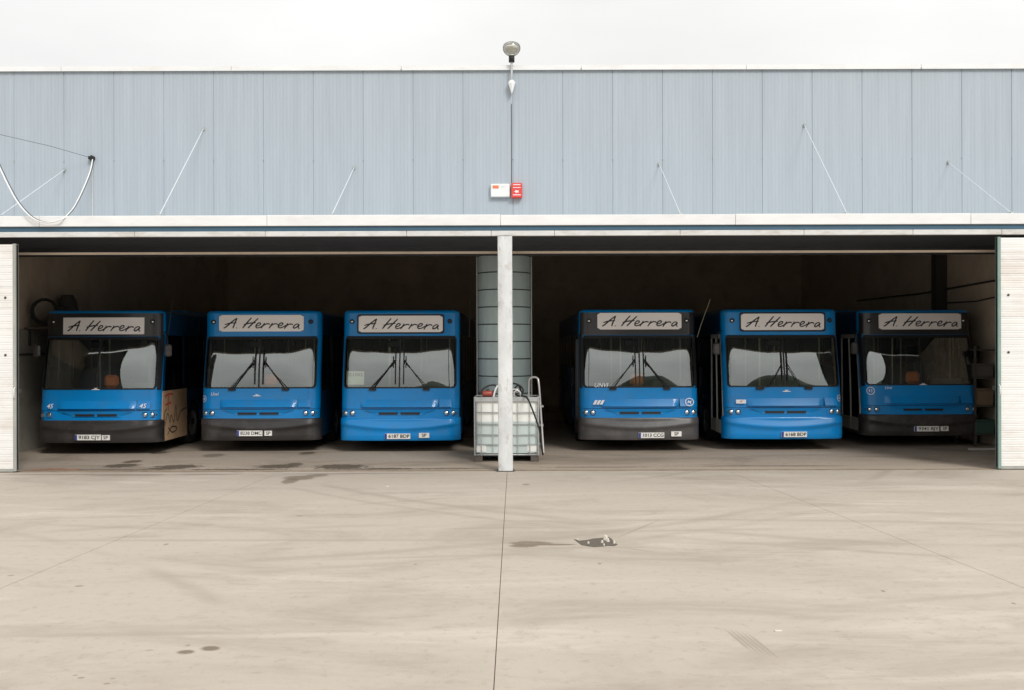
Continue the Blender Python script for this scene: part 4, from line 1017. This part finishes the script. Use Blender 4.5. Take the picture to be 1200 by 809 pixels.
# ================================================================ clutter at the sides of the garage
e = empty('wall_shelf', (-10.0, 21.6, 2.56), 'dark shelf high on the left wall above the pale wall foot', 'shelf')
obj('board', MB().box(-.24, .45, -.7, 1.6, 0, .04), 'pallet_wood', e)
for y in (-.5, .5, 1.4): obj('bracket', MB().box(-.24, .40, y-.02, y+.02, -.05, -.003).box(-.24, -.2, y-.02, y+.02, -.35, -.052), 'steel_dark', e)
def coil(c, r, n, m, lab, tilt=0):
    pts = []
    for i in range(n*14):
        a = 2*math.pi*i/14; k = i/14
        pts.append((r*(1+.06*math.sin(k*5))*math.cos(a), .05*k/n+.02*math.sin(k*3), r*(1+.05*math.cos(k*4))*math.sin(a)))
    return tag(obj('hose_coil', MB().tube(pts, .022, 6), m, None, c), lab, 'hose')
coil((-9.85, 20.95, 2.93), .26, 6, 'rubber', 'coil of dark hose standing on the shelf nearest the left door')
coil((-9.7, 21.7, 2.88), .2, 5, 'cloth_grey', 'coil of grey hose on the left wall shelf behind the dark coil')
def sack(c, sx, sy, sz, m, lab):
    mb = MB(); v = []; n = 10; rows = 7
    for j in range(rows):
        t = j/(rows-1); k = math.sin(math.pi*(.12+.8*t))**.5
        for i in range(n):
            a = 2*math.pi*i/n; q = 1+random.uniform(-.12, .12); v.append((sx*k*q*math.cos(a), sy*k*q*math.sin(a), sz*t))
    mb.add(v, [(j*n+i, j*n+(i+1) % n, (j+1)*n+(i+1) % n, (j+1)*n+i) for j in range(rows-1) for i in range(n)]+[tuple(range(n))[::-1], tuple(range((rows-1)*n, rows*n))], True)
    return tag(obj('sack', mb, m, None, c), lab, 'sack')
sack((-9.95, 22.3, 2.6), .22, .22, .75, 'cloth_grey', 'tall grey sack on the left wall shelf')
sack((-9.65, 21.2, 2.6), .16, .16, .32, 'cardboard', 'small brown sack on the left wall shelf')
e = empty('storage_rack', (10.15, 22.2, 0), 'dark metal rack of boxes against the right wall behind the right door', 'rack')
for x in (-.27, .25):
    for y in (-.95, 0, .95): obj('upright', MB().box(x-.02, x+.02, y-.02, y+.02, .003, 2.15), 'steel_dark', e)
for z in (.25, .85, 1.45, 2.05): obj('shelf', MB().box(-.3, .28, -1, 1, z, z+.03), 'steel_dark', e)
crates = [((10.08, 21.5, .281), .2, .28, .3, 'crate_green', 'green crate at front of the lowest rack shelf'), ((10.1, 22.2, .281), .2, .3, .38, 'cardboard', 'brown box in the middle of the lowest rack shelf'),
 ((10.08, 21.55, .881), .2, .3, .36, 'cardboard', 'brown box at front of the second rack shelf'), ((10.1, 22.3, .881), .2, .3, .26, 'crate_green', 'green crate in the middle of the second rack shelf'),
 ((10.08, 21.5, 1.481), .2, .24, .3, 'cloth_grey', 'grey box at front of the third rack shelf'), ((10.1, 22.3, 1.481), .2, .3, .4, 'cardboard', 'brown box in the middle of the third rack shelf')]
for c, hx, hy, h, m, lab in crates:
    q = empty('storage_box', c, lab, 'box', 'boxes on the storage rack')
    obj('case', MB().bbox(-hx, hx, -hy, hy, 0, h-.04, .012), m, q); obj('lid', MB().bbox(-hx-.01, hx+.01, -hy-.01, hy+.01, h-.038, h, .008), m, q)
pk = obj('plank', MB().box(-.45, .5, -.05, .05, .0, .03), 'worn_white', None, gp(1160, 529, .006)); pk.rotation_euler.z = R(6)
tag(pk, 'pale plank lying on the floor behind the right sliding door', 'plank')
